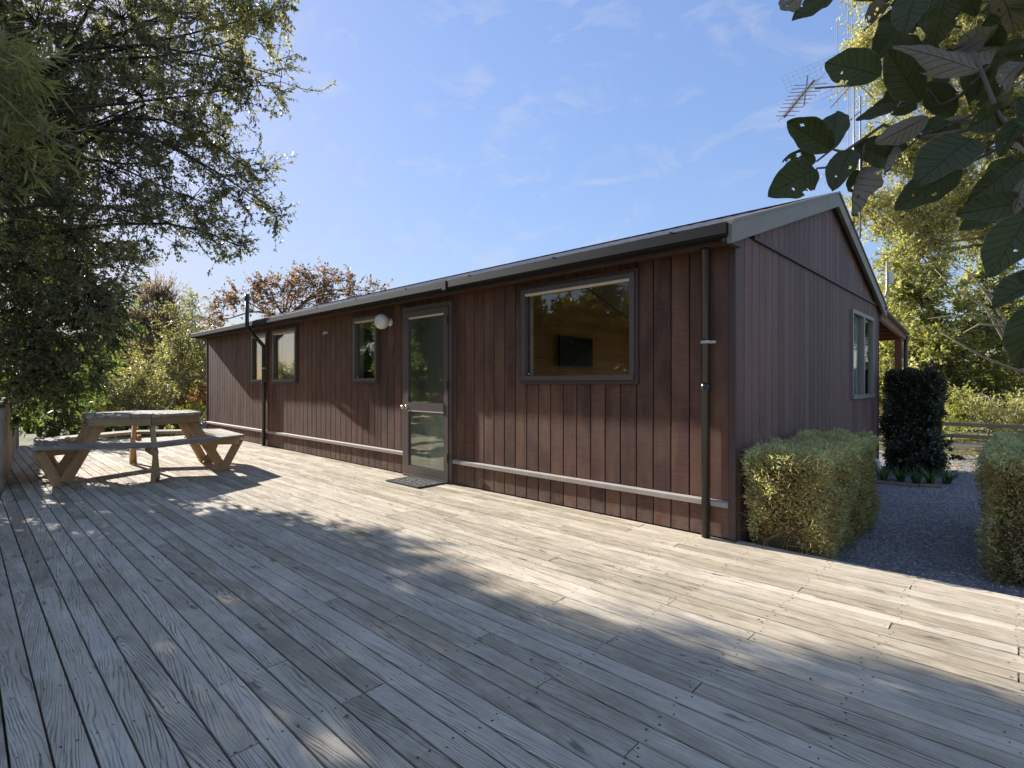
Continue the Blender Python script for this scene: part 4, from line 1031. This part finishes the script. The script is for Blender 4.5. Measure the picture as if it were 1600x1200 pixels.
# ------------------------------------------------------------------ hedges
def hedge(name, label, x0, x1, y0, y1, z0, z1, n, L_, W_, leafm, twigm, ntw, depth=0.10, rough_=0.03, tint=None, curve=0.05):
    root = empty(name, ((x0+x1)/2, (y0+y1)/2, z0)); tag(root, label, 'hedge')
    # random points on the five outer faces
    dx, dy, dz = x1-x0, y1-y0, z1-z0
    areas = np.array([dx*dy*1.2, dx*dz, dx*dz*0.6, dy*dz, dy*dz*0.8]); pr = areas/areas.sum()
    fc = rng.choice(5, n, p=pr); u = rng.random((n,3)); dep = np.abs(rng.normal(size=n))*depth*0.5
    p = np.empty((n,3)); nn = np.zeros((n,3))
    p[:,0] = x0+dx*u[:,0]; p[:,1] = y0+dy*u[:,1]; p[:,2] = z0+dz*u[:,2]
    for k, (ax, val, sg) in enumerate([(2, z1, 1), (1, y0, -1), (1, y1, 1), (0, x1, 1), (0, x0, -1)]):
        m_ = fc == k; p[m_, ax] = val; nn[m_, ax] = sg
    # lumpy faces and slightly rounded corners
    lump = np.sin(p[:,0]*17+p[:,2]*9)*np.sin(p[:,1]*13+1.3+p[:,0]*6)*np.sin(p[:,2]*15+p[:,1]*5)*rough_
    lump2 = np.sin(p[:,0]*5.1+2)*np.sin(p[:,1]*4.3)*np.cos(p[:,2]*6.0)*rough_
    cx = np.array([(x0+x1)/2, (y0+y1)/2, (z0+z1)/2]); hs = np.array([dx,dy,dz])/2
    q_ = np.abs((p-cx)/hs); e = np.sort(q_, axis=1)[:,1]; edge = np.clip((e-0.86)/0.14, 0, 1)**2
    p += nn*(lump+lump2-dep-edge*curve*0.5)[:,None]
    p -= (p-cx)*edge[:,None]*0.03
    low = np.clip((z0+0.16-p[:,2])/0.16, 0, 1); p -= nn*(low*0.06)[:,None]
    p[:,1] += np.clip((0.12-p[:,2])/0.12, 0, 1)*0.085*(p[:,1] < y0+0.2)*(y0 < 4.02)
    d = unit(nn*0.8 + rng.normal(size=(n,3))*0.75 + np.array([0,0,0.25]))
    cl = np.sin(p[:,0]*23+1)*np.sin(p[:,1]*19+p[:,2]*8)*np.sin(p[:,2]*21+2)+np.sin(p[:,0]*7+p[:,2]*11)*np.sin(p[:,1]*8+2)*0.8
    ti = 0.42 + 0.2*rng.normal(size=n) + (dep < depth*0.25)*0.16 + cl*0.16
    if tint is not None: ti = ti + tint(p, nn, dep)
    # bare thin spots low down
    bare = (np.sin(p[:,0]*9+p[:,1]*7)*np.sin(p[:,2]*11+p[:,1]*4) > 0.25) & (p[:,2] < z0+dz*0.78) & (rng.random(n) < 0.6)
    p, d, ti = p[~bare], d[~bare], ti[~bare]; n2 = len(p)
    v, q, m_ = leaf_arrays(p, d, L_*(1+.3*rng.normal(size=n2)).clip(.4,1.9), W_*(1+.2*rng.normal(size=n2)).clip(.5,1.5), upbias=0.3)
    np_mesh('foliage', v, q, np.repeat(ti.clip(0,1), m_), leafm, root); NLEAF[0] += n2
    # twigs: from the middle outwards
    k = ntw; c0 = np.stack([x0+dx*(0.15+0.7*rng.random(k)), y0+dy*(0.05+0.9*rng.random(k)), z0+dz*rng.random(k)*0.75], 1)
    dd = unit(rng.normal(size=(k,3))*np.array([1,0.8,0.7])+np.array([0,0,0.6])); ln = 0.10+0.16*rng.random(k)
    e1 = c0+dd*ln[:,None]; e1 = np.minimum(np.maximum(e1, [x0-0.01,y0-0.01,z0]), [x1+0.01,y1+0.01,z1+0.005])
    # more twigs hugging the faces
    k2 = ntw*3; idx = rng.integers(0, n2, k2); s0 = p[idx] - nn[~bare][idx]*0.02; s1 = s0 + unit(rng.normal(size=(k2,3))+nn[~bare][idx]*0.4)*(0.03+0.11*rng.random((k2,1)))
    va, qa = np_tubes(np.concatenate([c0, s0]), np.concatenate([e1, s1]), 0.0024, 0.0010, 3)
    o = np_mesh('twigs', va, qa, None, twigm, root); tag(o, kind='stuff')
    st = MB()
    ny = max(2, int(dy/0.35))
    for i in range(ny):
        yy = y0+dy*(i+.5)/ny; xx = (x0+x1)/2
        st.tube(curve_pts((xx, yy, z0-0.03), (xx+random.uniform(-.08,.08), yy+random.uniform(-.05,.05), z0+dz*0.6), 5, 0, 0.04), [0.016,0.014,0.012,0.01,0.008,0.006], 6)
    st.build('stems', twigm, root)
    # the dense dead wood inside the hedge keeps daylight out
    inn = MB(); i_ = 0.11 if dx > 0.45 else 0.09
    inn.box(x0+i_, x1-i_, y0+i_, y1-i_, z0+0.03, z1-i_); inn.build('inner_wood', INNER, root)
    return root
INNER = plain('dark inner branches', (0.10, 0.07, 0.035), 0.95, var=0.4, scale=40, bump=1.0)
def t_painted_sun(p, nn, dep):  # lighter top and cabin-side strip paint sunlight into the leaf tint; foot browner
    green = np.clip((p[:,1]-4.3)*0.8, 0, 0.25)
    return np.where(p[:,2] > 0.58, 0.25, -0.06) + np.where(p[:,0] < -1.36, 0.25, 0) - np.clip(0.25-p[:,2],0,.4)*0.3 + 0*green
hedge('clipped_hedge', 'square clipped small-leaved hedge block at the cabin corner next to the deck', -1.465, -0.93, 3.985, 5.85, ZG, 0.70, 60000, 0.023, 0.010, LF['box'], M['hedgetwig'], 2200, tint=t_painted_sun, depth=0.16, rough_=0.045)
hedge('clipped_hedge', 'clipped hedge across the gravel path at the right edge of the picture', -0.17, 0.75, 4.70, 6.7, ZG, 0.72, 66000, 0.026, 0.011, LF['box'], M['hedgetwig'], 2600, tint=t_painted_sun, rough_=0.055, depth=0.17)
hedge('dark_hedge', 'tall dark glossy hedge at the far end of the cabin gable', -1.46, -0.84, 9.62, 10.3, ZG, 1.33, 42000, 0.042, 0.024, LF['dark'], M['bark_dark'], 900, rough_=0.085, depth=0.2)
# ragged low skirt of the dark hedge
tree('dark_shrub', 'loose dark leafy shrub at the foot of the tall hedge by the gravel path', 'shrub', (-1.05, 9.45, ZG), [(-1.05, 9.45, 0.05), (-1.0, 9.45, 0.2)],
     [((-1.1, 9.4, 0.15), .22, .4), ((-0.85, 9.5, 0.3), .22, .5), ((-0.8, 9.7, 0.1), .22, .5), ((-1.25, 9.35, 0.4), .18, .3)], LF['dark'], M['bark_dark'], dict(subs=120, twigs=8, per=8, twig_len=0.12, L_=0.045, W_=0.026), trunk_r=0.012, limb_r=0.006, branch_r=0.004)

# garden bed with brick edging and grassy tufts
for i, (x_, y_, rz, lab) in enumerate([(-1.28, 8.42, 4, 'nearest the cabin wall'), (-1.04, 8.47, 12, 'in the middle of the row'), (-0.82, 8.56, 22, 'at the right end of the row')]):
    o = MB().bbox(-0.115, 0.115, -0.035, 0.035, 0, 0.028, 0.006).build('edging_brick', M['brick'], None, matrix=Matrix.Translation((x_, y_, ZG)) @ Matrix.Rotation(R(rz), 4, 'Z'))
    tag(o, 'old reddish edging brick beside the gravel path, ' + lab, 'brick', 'bricks edging the small garden bed')
for i, (x_, y_, lab) in enumerate([(-1.33, 8.72, 'beside the white waste pipe'), (-1.15, 8.80, 'second from the cabin wall'), (-0.98, 8.70, 'in the middle of the bed'), (-0.84, 8.86, 'right of the middle of the bed'), (-0.68, 8.98, 'rightmost in the bed')]):
    clump('grass_tuft', 'arching green grass tuft ' + lab, Vector((x_, y_, ZG)), 34, 0.44, 0.014, 0.20, LF['strap'], 'plant', 'grass tufts in the bed by the dark hedge', tint=.5)

# ------------------------------------------------------------------ rail fence beyond the path
fen = empty('rail_fence', (0, 14, ZG)); tag(fen, 'low rustic wooden rail fence crossing beyond the gravel path', 'fence')
for xx in (-5.2, -2.4, 0.12, 2.8):
    m = Matrix.Translation((xx, 14.0, 0))
    MB().lathe([(0.07, -0.3), (0.065, 0.3), (0.06, 0.40), (0.0, 0.41)], (0,0,0), 9).build('post', M['rail'], fen, matrix=m)
for z in (0.38, 0.155):
    for a, b_ in ((-5.2, -2.4), (-2.4, 0.12), (0.12, 2.8)):
        beam('rail', (a, 13.93, z+random.uniform(-.02,.02)), (b_, 13.93, z+random.uniform(-.02,.02)), 0.05, 0.075, (0,0,1), 'rail', fen)
beam('bottom_board', (-5.2, 13.95, -0.02), (2.8, 13.95, -0.03), 0.04, 0.09, (0,0,1), 'batten', fen)

# ------------------------------------------------------------------ trees on the right behind the cabin
tree('golden_tree', 'tall golden-green feathery tree filling the sky at the upper right', 'tree', (3.6, 19.0, ZG), [P(1585,520,18), P(1560,380,18), P(1540,230,18)],
     [B(1360,60,17.5,.8,.7), B(1420,120,17.5,1.2,.6), B(1480,60,17.5,1.4,.6), B(1560,40,18,1.6,.6), B(1390,230,17.5,.9,.7), B(1450,230,17.5,1.3,.65), B(1530,180,18,1.5,.5), B(1590,260,18,1.5,.5), B(1360,330,17.5,.7,.75), B(1420,330,17.5,1.1,.7), B(1490,320,17.8,1.3,.6),
      B(1560,370,18,1.3,.5), B(1640,150,18,1.6,.5), B(1380,-30,17.5,.9,.6), B(1460,-60,18,1.6,.6), B(1600,-80,18,1.8,.5), B(1440,400,17.5,1.0,.6), B(1340,250,18,.4,.7), B(1330,120,18,.3,.7), B(1680,300,18,1.6,.4)],
     LF['gold'], M['bark_pale'], dict(subs=58, twigs=11, per=11, twig_len=0.5, L_=0.10, W_=0.038, droop=0.3, tvar=0.35), trunk_r=0.22, limb_r=0.04, branch_r=0.014, twig_r=0.004, sag=-0.12)
tree('broadleaf_tree', 'sunlit bushy broadleaf tree behind the verandah at the right', 'tree', (0.6, 17.5, ZG), [P(1490,600,15.5), P(1480,540,15.5)],
     [B(1400,400,15.5,.5,.6), B(1400,470,15.5,.7,.5), B(1450,460,15.2,.9,.6), B(1440,540,15,1.0,.5), B(1500,520,15,1.0,.6), B(1560,540,15,1.0,.5), B(1600,600,15,1.0,.5), B(1510,600,14.8,.9,.4), B(1450,600,15.2,.8,.5), B(1560,640,14.8,.7,.5), B(1480,645,15.3,.6,.6), B(1390,550,15.6,.8,.6), B(1620,500,15,1.1,.4), B(1540,460,15.4,.8,.5)],
     LF['sunny'], M['bark'], dict(subs=46, twigs=10, per=10, twig_len=0.38, L_=0.10, W_=0.055, tvar=0.4), trunk_r=0.12, limb_r=0.03)
tree('garden_tree', 'dense green garden tree beyond the far side of the verandah', 'tree', P(1380,640,21), [P(1380,600,21), P(1375,560,21)],
     [B(1340,560,21,1.2,.6), B(1390,520,21,1.2,.6), B(1400,600,21,1.2,.5), B(1360,620,21,1.0,.6), B(1430,640,20,1.0,.6), B(1500,640,21,1.2,.6), B(1580,600,21,1.4,.5), B(1640,560,21,1.4,.5)], LF['gold'], M['bark'], dict(subs=26, twigs=9, per=10, twig_len=0.5, L_=0.13, W_=0.075), trunk_r=0.12)
for i, (px, py, fw, lab) in enumerate([(1470, 655, 12.6, 'low sunlit undergrowth behind the rail fence, left of its post'), (1545, 655, 12.8, 'low sunlit undergrowth behind the rail fence, right of its post'), (1610, 650, 12.6, 'bushy undergrowth behind the hedge at the right edge')]):
    c = P(px, 700, fw)
    tree('garden_shrub', lab, 'shrub', (c.x, c.y, ZG), [(c.x, c.y, 0.1), (c.x+.1, c.y, 0.3)], [B(px-25, py, fw, .5, .7), B(px+20, py-5, fw+.2, .5, .6), B(px, py-35, fw+.4, .55, .55), B(px+30, py+22, fw-.1, .3, .8), B(px-20, py+25, fw-.1, .3, .8)],
         LF['yellow'] if i == 0 else LF['gold'], M['bark_pale'], dict(subs=40, twigs=9, per=9, twig_len=0.25, L_=0.06, W_=0.03), trunk_r=0.03)
n = 5000
pos = np.stack([rng.uniform(-5, 3.2, n), rng.uniform(12.3, 17, n), np.full(n, ZG+0.004)], 1); pos[:700] = np.stack([rng.uniform(-1.2, 0.6, 700), rng.uniform(9.5, 12.6, 700), np.full(700, ZG+0.006)], 1)
v, q, m_ = leaf_arrays(pos, rng.normal(size=(n,3))*np.array([1,1,.15]), np.full(n, .055), np.full(n, .03), upbias=4)
tag(np_mesh('leaf_litter', v, q, rng.random(n), LF['yellow_litter'], None), 'yellow and brown leaf litter on the ground beyond the gravel path', None, None, 'stuff')
# bare limbs seen against the foliage
bb = empty('fallen_branch', P(1590,640,13.5)); tag(bb, 'pale bare branches crossing in front of the right-hand trees', 'branch')
mb_ = MB()
for pts in ([(1640,640,13.5),(1590,570,13.5),(1540,480,13.6),(1490,450,13.7),(1460,420,13.8)], [(1600,560,13.5),(1570,500,13.6),(1520,430,13.7),(1480,405,13.8)], [(1600,575,13.4),(1560,500,13.4),(1520,490,13.3),(1450,498,13.3)], [(1620,590,13.4),(1540,560,13.4),(1470,520,13.5)], [(1570,510,13.4),(1530,507,13.3),(1505,520,13.3)], [(1590,690,13.2),(1540,660,13.2),(1510,632,13.3),(1490,600,13.4)]):
    mb_.tube([P(*p) for p in pts], [0.045-0.036*i/(len(pts)-1) for i in range(len(pts))], 6)
mb_.build('branch_wood', M['bark_pale'], bb, smooth=True)

# ------------------------------------------------------------------ things on the roof
ae = empty('tv_aerial', P(1340,300,6.3)); tag(ae, 'old television aerial with short rods and a wire grid above the roof ridge', 'aerial')
mtop = P(1334, 130, 6.3); mbase = P(1334, 330, 6.3)
MB().tube([(mbase.x, mbase.y, 3.0), (mbase.x, mbase.y, mtop.z)], 0.009, 8).build('mast', M['alu'], ae, smooth=True)
MB().tube([P(1336,133,6.3), P(1272,138,6.1)], 0.012, 6).build('arm', M['oldsteel'], ae)
b0, b1 = P(1272,126,6.15), P(1226,182,5.6)
bo = MB().tube([b0, b1], 0.014, 6).build('boom', M['oldsteel'], ae)
bd = (b1-b0).normalized(); sd_ = bd.cross(Vector((0,0,1))).normalized(); vd = sd_.cross(bd)
for i in range(9):
    c = b0.lerp(b1, 0.12+0.86*i/8); hl = 0.17-0.010*i
    for s1 in (-1, 1):
        for v_ in (-.35, .35):
            MB().tube([c, c + sd_*hl*s1 + vd*hl*v_], 0.0034, 4, cap=False).build('rod', M['oldsteel'], ae)
MB().tube([P(1262,118,6.1), P(1256,165,6.1)], 0.008, 5).build('rod_bracket', M['oldsteel'], ae)
gr = MB(); g0 = b0 + bd*0.03
for i in range(9):
    a = g0 + vd*(-0.20+0.05*i) + bd*(abs(-4+i)*0.02); gr.tube([a - sd_*0.28, a + sd_*0.28], 0.0011, 3, cap=False)
for i in range(11):
    a = g0 + sd_*(-0.28+0.056*i); gr.tube([a - vd*0.20 + bd*0.08, a, a + vd*0.20 + bd*0.08], 0.0010, 3, cap=False)
gr.build('wire_grid', M['oldsteel'], ae)
wa = empty('radio_aerial', P(1326,300,6.5)); tag(wa, 'tall aerial of thin parallel upright rods on slanting crossbars above the ridge', 'aerial')
for px, ya, yb_ in ((1308,35,245), (1325,2,300), (1331,-20,330)):
    p = P(px, 300, 6.5); MB().tube([(p.x, p.y, P(px, yb_, 6.5).z), (p.x, p.y, P(px, ya, 6.5).z)], 0.0045, 6).build('rod', M['alu'], wa)
MB().tube([P(1298,168,6.5), P(1386,70,6.5)], 0.008, 6).build('crossbar', M['alu'], wa)
MB().tube([P(1300,212,6.5), P(1346,172,6.5)], 0.009, 6).build('crossbar', M['alu'], wa)
p = P(1344, 300, 6.6); MB().tube([(p.x, p.y, 2.98), (p.x, p.y, P(1344,150,6.6).z)], 0.011, 8).build('mast', M['alu'], wa, smooth=True)
MB().tube([P(1331,300,6.5), P(1344,292,6.6)], 0.008, 6).build('mast_clamp', M['oldsteel'], wa)
# bent bracket with the small white receiver
wm = empty('wireless_receiver', P(1368,468,7.9)); tag(wm, 'small white receiver box on a bent grey pole fixed to the gable edge', 'receiver')
MB().tube([P(1362,466,7.85), P(1376,469,7.9), P(1384,462,7.9), P(1386,452,7.9), P(1386,408,7.9)], 0.016, 8).build('pole', M['alu'], wm, smooth=True)
c = P(1392,434,7.9); MB().bbox(c.x-0.03, c.x+0.03, c.y-0.03, c.y+0.03, c.z-0.09, c.z+0.09, 0.01).build('box', M['white'], wm)
MB().tube([P(1384,437,7.9), P(1391,437,7.9)], 0.008, 6).build('clamp', M['oldsteel'], wm)

# ------------------------------------------------------------------ fallen leaves and twigs on the deck
lm = None
for i in range(95):
    fx = random.uniform(-7.5, 1.2); fy = random.uniform(2.2, 3.9) if random.random() < .75 else random.uniform(0.6, 2.6)
    s = random.uniform(0.010, 0.024); a = random.random()*6.28
    b = MB(); b.poly([(0,0,0.001), (s*.5, s*.28, s*.12), (s, 0, 0.002), (s*.5, -s*.28, s*.1)], [(0,1,2,3)])
    o = b.build('fallen_leaf', M['litter'], None, matrix=Matrix.Translation((fx, fy, 0.003)) @ Matrix.Rotation(a, 4, 'Z'))
    tag(o, 'tiny dry brown leaf fallen on the grey deck boards', 'leaf', 'dry leaves scattered on the deck')

# ------------------------------------------------------------------ big leaves close to the camera
def bigleafmat():
    t = NT('leathery leaf'); u = t.n('ShaderNodeUVMap').outputs[0]
    s = t.n('ShaderNodeSeparateXYZ', {0: u}); U, V = s.outputs[0], s.outputs[1]     # U 0..1 along, V -1..1 across
    rnd = t.n('ShaderNodeObjectInfo').outputs['Random']; geo = t.n('ShaderNodeNewGeometry')
    av = t.math('ABSOLUTE', V)
    mid = t.ramp(av, [(0.0, 1.0), (0.045, 0.0)])
    ph = t.math('SUBTRACT', t.math('MULTIPLY', U, 8.0), t.math('MULTIPLY', t.math('POWER', av, 0.8), 1.9))
    side = t.ramp(t.math('PINGPONG', ph, 0.5), [(0.0, 1.0), (0.055, 0.0)])
    vein = t.math('MAXIMUM', mid, t.math('MULTIPLY', side, 0.55))
    rim = t.ramp(av, [(0.93, 0.0), (1.0, 1.0)])
    o = t.n('ShaderNodeTexCoord').outputs['Object']; nn = t.noise(o, 60, 5); n2 = t.noise(o, 25, 4)
    top = t.mix(nn, (0.060, 0.070, 0.028, 1), (0.105, 0.115, 0.045, 1))
    top = t.mix(t.math('MULTIPLY', rnd, 0.5), top, (0.085, 0.082, 0.05, 1))
    und = t.mix(nn, (0.20, 0.155, 0.105, 1), (0.29, 0.235, 0.165, 1))
    top = t.mix(t.math('MULTIPLY', vein, 0.6), top, (0.17, 0.17, 0.10, 1))
    und = t.mix(t.math('MULTIPLY', vein, 0.6), und, (0.10, 0.08, 0.055, 1))
    c = t.mix(geo.outputs['Backfacing'], top, und)
    c = t.mix(t.math('MULTIPLY', rim, 0.5), c, (0.24, 0.23, 0.16, 1))
    c = t.mix(t.ramp(n2, [(0.62, 0.0), (0.70, 0.7)]), c, (0.10, 0.055, 0.03, 1))
    h = t.math('SUBTRACT', t.math('MULTIPLY', nn, 0.15), vein)
    p = t.principled(color=c, rough=0.62, spec=0.15, normal=t.bump(h, 0.9, 0.003))
    tr = t.n('ShaderNodeBsdfTranslucent', {'Color': t.mul(1.0, c, (1.3, 1.4, 0.5, 1))}).outputs[0]
    return t.done(t.n('ShaderNodeMixShader', {0: 0.18, 1: p, 2: tr}).outputs[0])
BIG = bigleafmat()
def bigleaf_mesh(seed, ratio, cup, curl, holes, bites):
    """unit-length leaf along +x, blade in the xy plane"""
    rr = random.Random(seed); nu, nv = 34, 26
    wid = lambda u: ratio*0.5*(math.sin(math.pi*min(1, u)**0.78)**0.72)*(0.82+0.25*u)
    V, UV, ok = [], [], []
    ph = rr.random()*6
    for i in range(nu+1):
        u = i/nu; w = wid(u) if 0 < u < 1 else 0.002
        for j_ in range(nv+1):
            v = -1+2*j_/nv; x = u; y = w*v*(1+0.03*math.sin(u*21+ph+v))
            z = cup*abs(v)**1.4*w*1.3 + curl*(u-0.3)**2 + 0.016*math.sin(u*15+ph+2*v)*abs(v) - 0.006*abs(math.sin(math.pi*(u*8-1.9*abs(v)**.8)))
            V.append((x, y, z)); UV.append((u, v))
    me = bpy.data.meshes.new('leaf'); F = []
    for i in range(nu):
        for j_ in range(nv):
            cu, cv = (i+.5)/nu, -1+2*(j_+.5)/nv; cy = wid(cu)*cv; dead = False
            for (hx, hy, hr) in holes:
                hy_ = wid(hx)*hy
                if math.hypot(cu-hx, cy-hy_) < hr*(1+0.25*math.sin(5*math.atan2(cy-hy_, cu-hx)+seed)): dead = True
            for (bx, by, br) in bites:
                by_ = wid(bx)*by
                if math.hypot(cu-bx, cy-by_) < br*(1+0.2*math.sin(7*math.atan2(cy-by_, cu-bx)+seed)): dead = True
            if not dead: a = i*(nv+1)+j_; F.append((a, a+nv+1, a+nv+2, a+1))
    me.from_pydata(V, [], F); me.update()
    uvl = me.uv_layers.new(name='UVMap')
    for lp in me.loops: uvl.data[lp.index].uv = UV[lp.vertex_index]
    me.polygons.foreach_set('use_smooth', [True]*len(me.polygons)); me.materials.append(BIG)
    return me
VAR = [bigleaf_mesh(1, 0.56, 0.25, -0.10, [], []), bigleaf_mesh(2, 0.62, 0.18, -0.18, [(0.6, .4, .022)], [(0.45, 1.1, .10)]), bigleaf_mesh(3, 0.66, 0.30, 0.10, [(0.72, -.3, .03)], [(0.3, -1.1, .08)]),
       bigleaf_mesh(4, 0.52, 0.15, -0.12, [(0.5,.5,.025),(0.7,-.2,.018)], []), bigleaf_mesh(5, 0.72, 0.40, -0.30, [(0.35,.3,.05),(0.55,-.5,.06),(0.7,.4,.045),(0.5,.1,.03),(0.8,-.1,.04)], [(0.9,.9,.12)]), bigleaf_mesh(6, 0.46, 0.35, 0.12, [], [(0.65, -1.1, .07)])]
br = empty('leafy_branch', P(1640,160,0.85)); tag(br, 'overhanging branch with large leathery insect-bitten leaves at the upper right', 'branch')
# (base px, base py, tip px, tip py, ahead base, ahead tip, variant, roll degrees, underside)
LV = [
 (1252,-8,1216,17,.80,.78,3,20,1),(1300,-6,1236,38,.80,.80,5,30,0),(1386,2,1312,-4,.78,.80,0,60,0),(1386,4,1352,40,.76,.80,4,-20,1),
 (1432,-14,1412,50,.74,.72,0,10,0),(1478,-10,1462,72,.70,.72,1,-15,0),(1512,-30,1524,28,.68,.70,0,20,0),(1560,-20,1590,44,.66,.70,3,30,1),
 (1530,110,1396,66,.66,.72,5,38,1),(1438,158,1386,78,.72,.70,0,-8,0),(1376,118,1288,94,.76,.80,1,16,0),(1402,168,1336,186,.74,.78,0,40,0),
 (1299,233,1228,190,.80,.80,2,10,0),(1300,233,1306,171,.80,.84,0,-8,0),(1275,252,1222,250,.80,.82,4,25,0),(1276,263,1206,302,.80,.78,1,5,0),
 (1330,232,1300,293,.78,.76,3,15,0),(1345,262,1322,330,.78,.74,2,60,1),(1334,266,1354,304,.79,.82,4,10,0),(1338,228,1404,250,.78,.80,1,-12,0),
 (1396,230,1375,270,.76,.74,5,70,1),(1450,182,1366,226,.72,.74,0,22,1),(1478,182,1418,214,.72,.74,0,40,0),(1520,215,1434,282,.66,.64,0,20,0),
 (1502,262,1398,326,.68,.70,3,18,0),(1568,172,1506,202,.66,.66,2,-10,0),(1596,250,1516,314,.62,.62,0,-14,0),(1605,315,1496,334,.60,.62,0,12,0),
 (1612,330,1546,428,.58,.58,1,14,0),(1640,430,1552,474,.56,.56,0,30,0),(1625,470,1590,575,.54,.55,0,12,0),(1600,278,1582,336,.60,.60,2,30,1),
 (1490,182,1448,132,.74,.76,2,5,0),(1556,100,1512,160,.70,.72,4,20,0),(1600,60,1546,110,.66,.68,0,10,0),(1640,70,1570,92,.62,.64,1,-30,0),
 (1600,180,1560,240,.64,.64,3,25,0),(1650,220,1590,150,.60,.62,0,15,0),(1590,-10,1530,40,.70,.72,2,-30,0),(1470,60,1450,-10,.76,.78,3,10,0),
 (1620,20,1580,-30,.66,.70,0,20,0),(1560,150,1500,110,.72,.74,0,-20,0),(1540,60,1486,90,.78,.80,1,5,1),(1640,330,1600,300,.58,.60,2,20,0),(1660,400,1600,440,.56,.56,1,-10,0),
 (1470,250,1420,290,.74,.76,3,-25,1),(1430,20,1372,30,.78,.80,0,35,0),(1620,520,1640,600,.55,.55,0,5,0)]
for _ in range(30):
    bx = random.uniform(1400, 1640); by = random.uniform(-40, 330) if bx > 1500 else random.uniform(-40, 240)
    a = random.uniform(1.7, 4.2); ln_ = random.uniform(62, 98); f0 = random.uniform(.76, .90)
    LV.append((bx, by, bx+ln_*math.cos(a), by+ln_*abs(math.sin(a))*random.choice((1, 1, .4)), f0, f0+random.uniform(-.03, .03), random.choice((0, 1, 3, 5, 5)), random.uniform(-40, 55), 1 if random.random() < .22 else 0))
for k, (bx, by, tx, ty, fb, ft, var, roll, und) in enumerate(LV):
    p0, p1 = P(bx, by, fb), P(tx, ty, ft); xa = (p1-p0); L_ = xa.length; xa.normalize()
    toward = -(FWD*1.0 + RGT*((bx-800)/FPX) + Vector((0,0,(598-by)/FPX))).normalized()
    za = (toward - xa*toward.dot(xa)).normalized()
    if und: za = -za
    q_ = Quaternion(xa, R(roll*1.2)); za = q_ @ za; ya = za.cross(xa).normalized(); za = xa.cross(ya)
    m = (Matrix((xa, ya, za)).transposed()).to_4x4() @ Matrix.Diagonal((L_, L_*random.uniform(.88,1.1), L_*random.uniform(.5,2.1), 1)); m.translation = p0
    link('leaf', VAR[var], None, br, m)
stem = MB()
for pts, r0, r1 in (
    ([(1760,-60,.62),(1680,30,.64),(1600,70,.68),(1545,105,.70),(1500,150,.73),(1470,165,.74)], .0042, .002),
    ([(1700,330,.60),(1640,260,.62),(1590,215,.64),(1560,180,.66),(1535,115,.66),(1520,80,.68)], .0038, .002),
    ([(1640,260,.62),(1570,190,.66),(1500,205,.70),(1440,215,.73),(1380,195,.76),(1352,215,.78),(1318,238,.79),(1290,262,.80),(1276,263,.80)], .0036, .0014),
    ([(1318,238,.79),(1300,233,.80),(1276,252,.80)], .0022, .0014), ([(1352,215,.78),(1345,262,.78)], .002, .0014),
    ([(1700,330,.60),(1640,300,.60),(1600,215,.63),(1580,222,.66),(1500,262,.68)], .0036, .0016), ([(1700,330,.60),(1660,360,.58),(1640,430,.56),(1625,480,.55)], .0036, .002),
    ([(1680,30,.64),(1600,-20,.68),(1510,-40,.70),(1430,-30,.75),(1386,2,.78),(1340,-15,.79),(1300,-10,.80),(1252,-8,.80)], .0034, .0014),
    ([(1470,165,.74),(1450,140,.75),(1438,158,.74),(1402,168,.74)], .002, .0014)):
    pp = [P(*p) for p in pts]; n_ = len(pp)
    stem.tube(pp, [r0+(r1-r0)*i/(n_-1) for i in range(n_)], 7)
for L9 in LV[-30:]:
    p0_ = P(L9[0], L9[1], L9[4]); q0_ = P(L9[0]+random.uniform(25, 50), L9[1]-random.uniform(-12, 30), L9[4]-0.03); stem.tube([p0_, p0_.lerp(q0_, .5)+Vector((0,0,.004)), q0_], [.0011, .0014, .0018], 5)
pp = [P(1760,-60,.62), Vector((0.55, 0.62, 1.6)), Vector((1.0, 0.3, 1.3)), Vector((1.5, -0.3, 0.8)), Vector((1.7, -0.6, ZG))]
stem.tube(pp, [.008, .014, .022, .032, .04], 8); stem.tube([P(1700,330,.60), Vector((0.6,0.7,1.3)), Vector((1.0, 0.3, 1.25))], [.006,.01,.014], 7)
stem.build('stem', plain('grey brown twig', (0.15, 0.105, 0.07), 0.6, var=0.2, scale=60), br, smooth=True)
print('tris', sum(sum(p.loop_total-2 for p in m.polygons) for m in bpy.data.meshes) if False else '', 'leaf quads', NLEAF[0], 'polys', sum(len(m.polygons) for m in bpy.data.meshes), 'objects', len(bpy.data.objects))
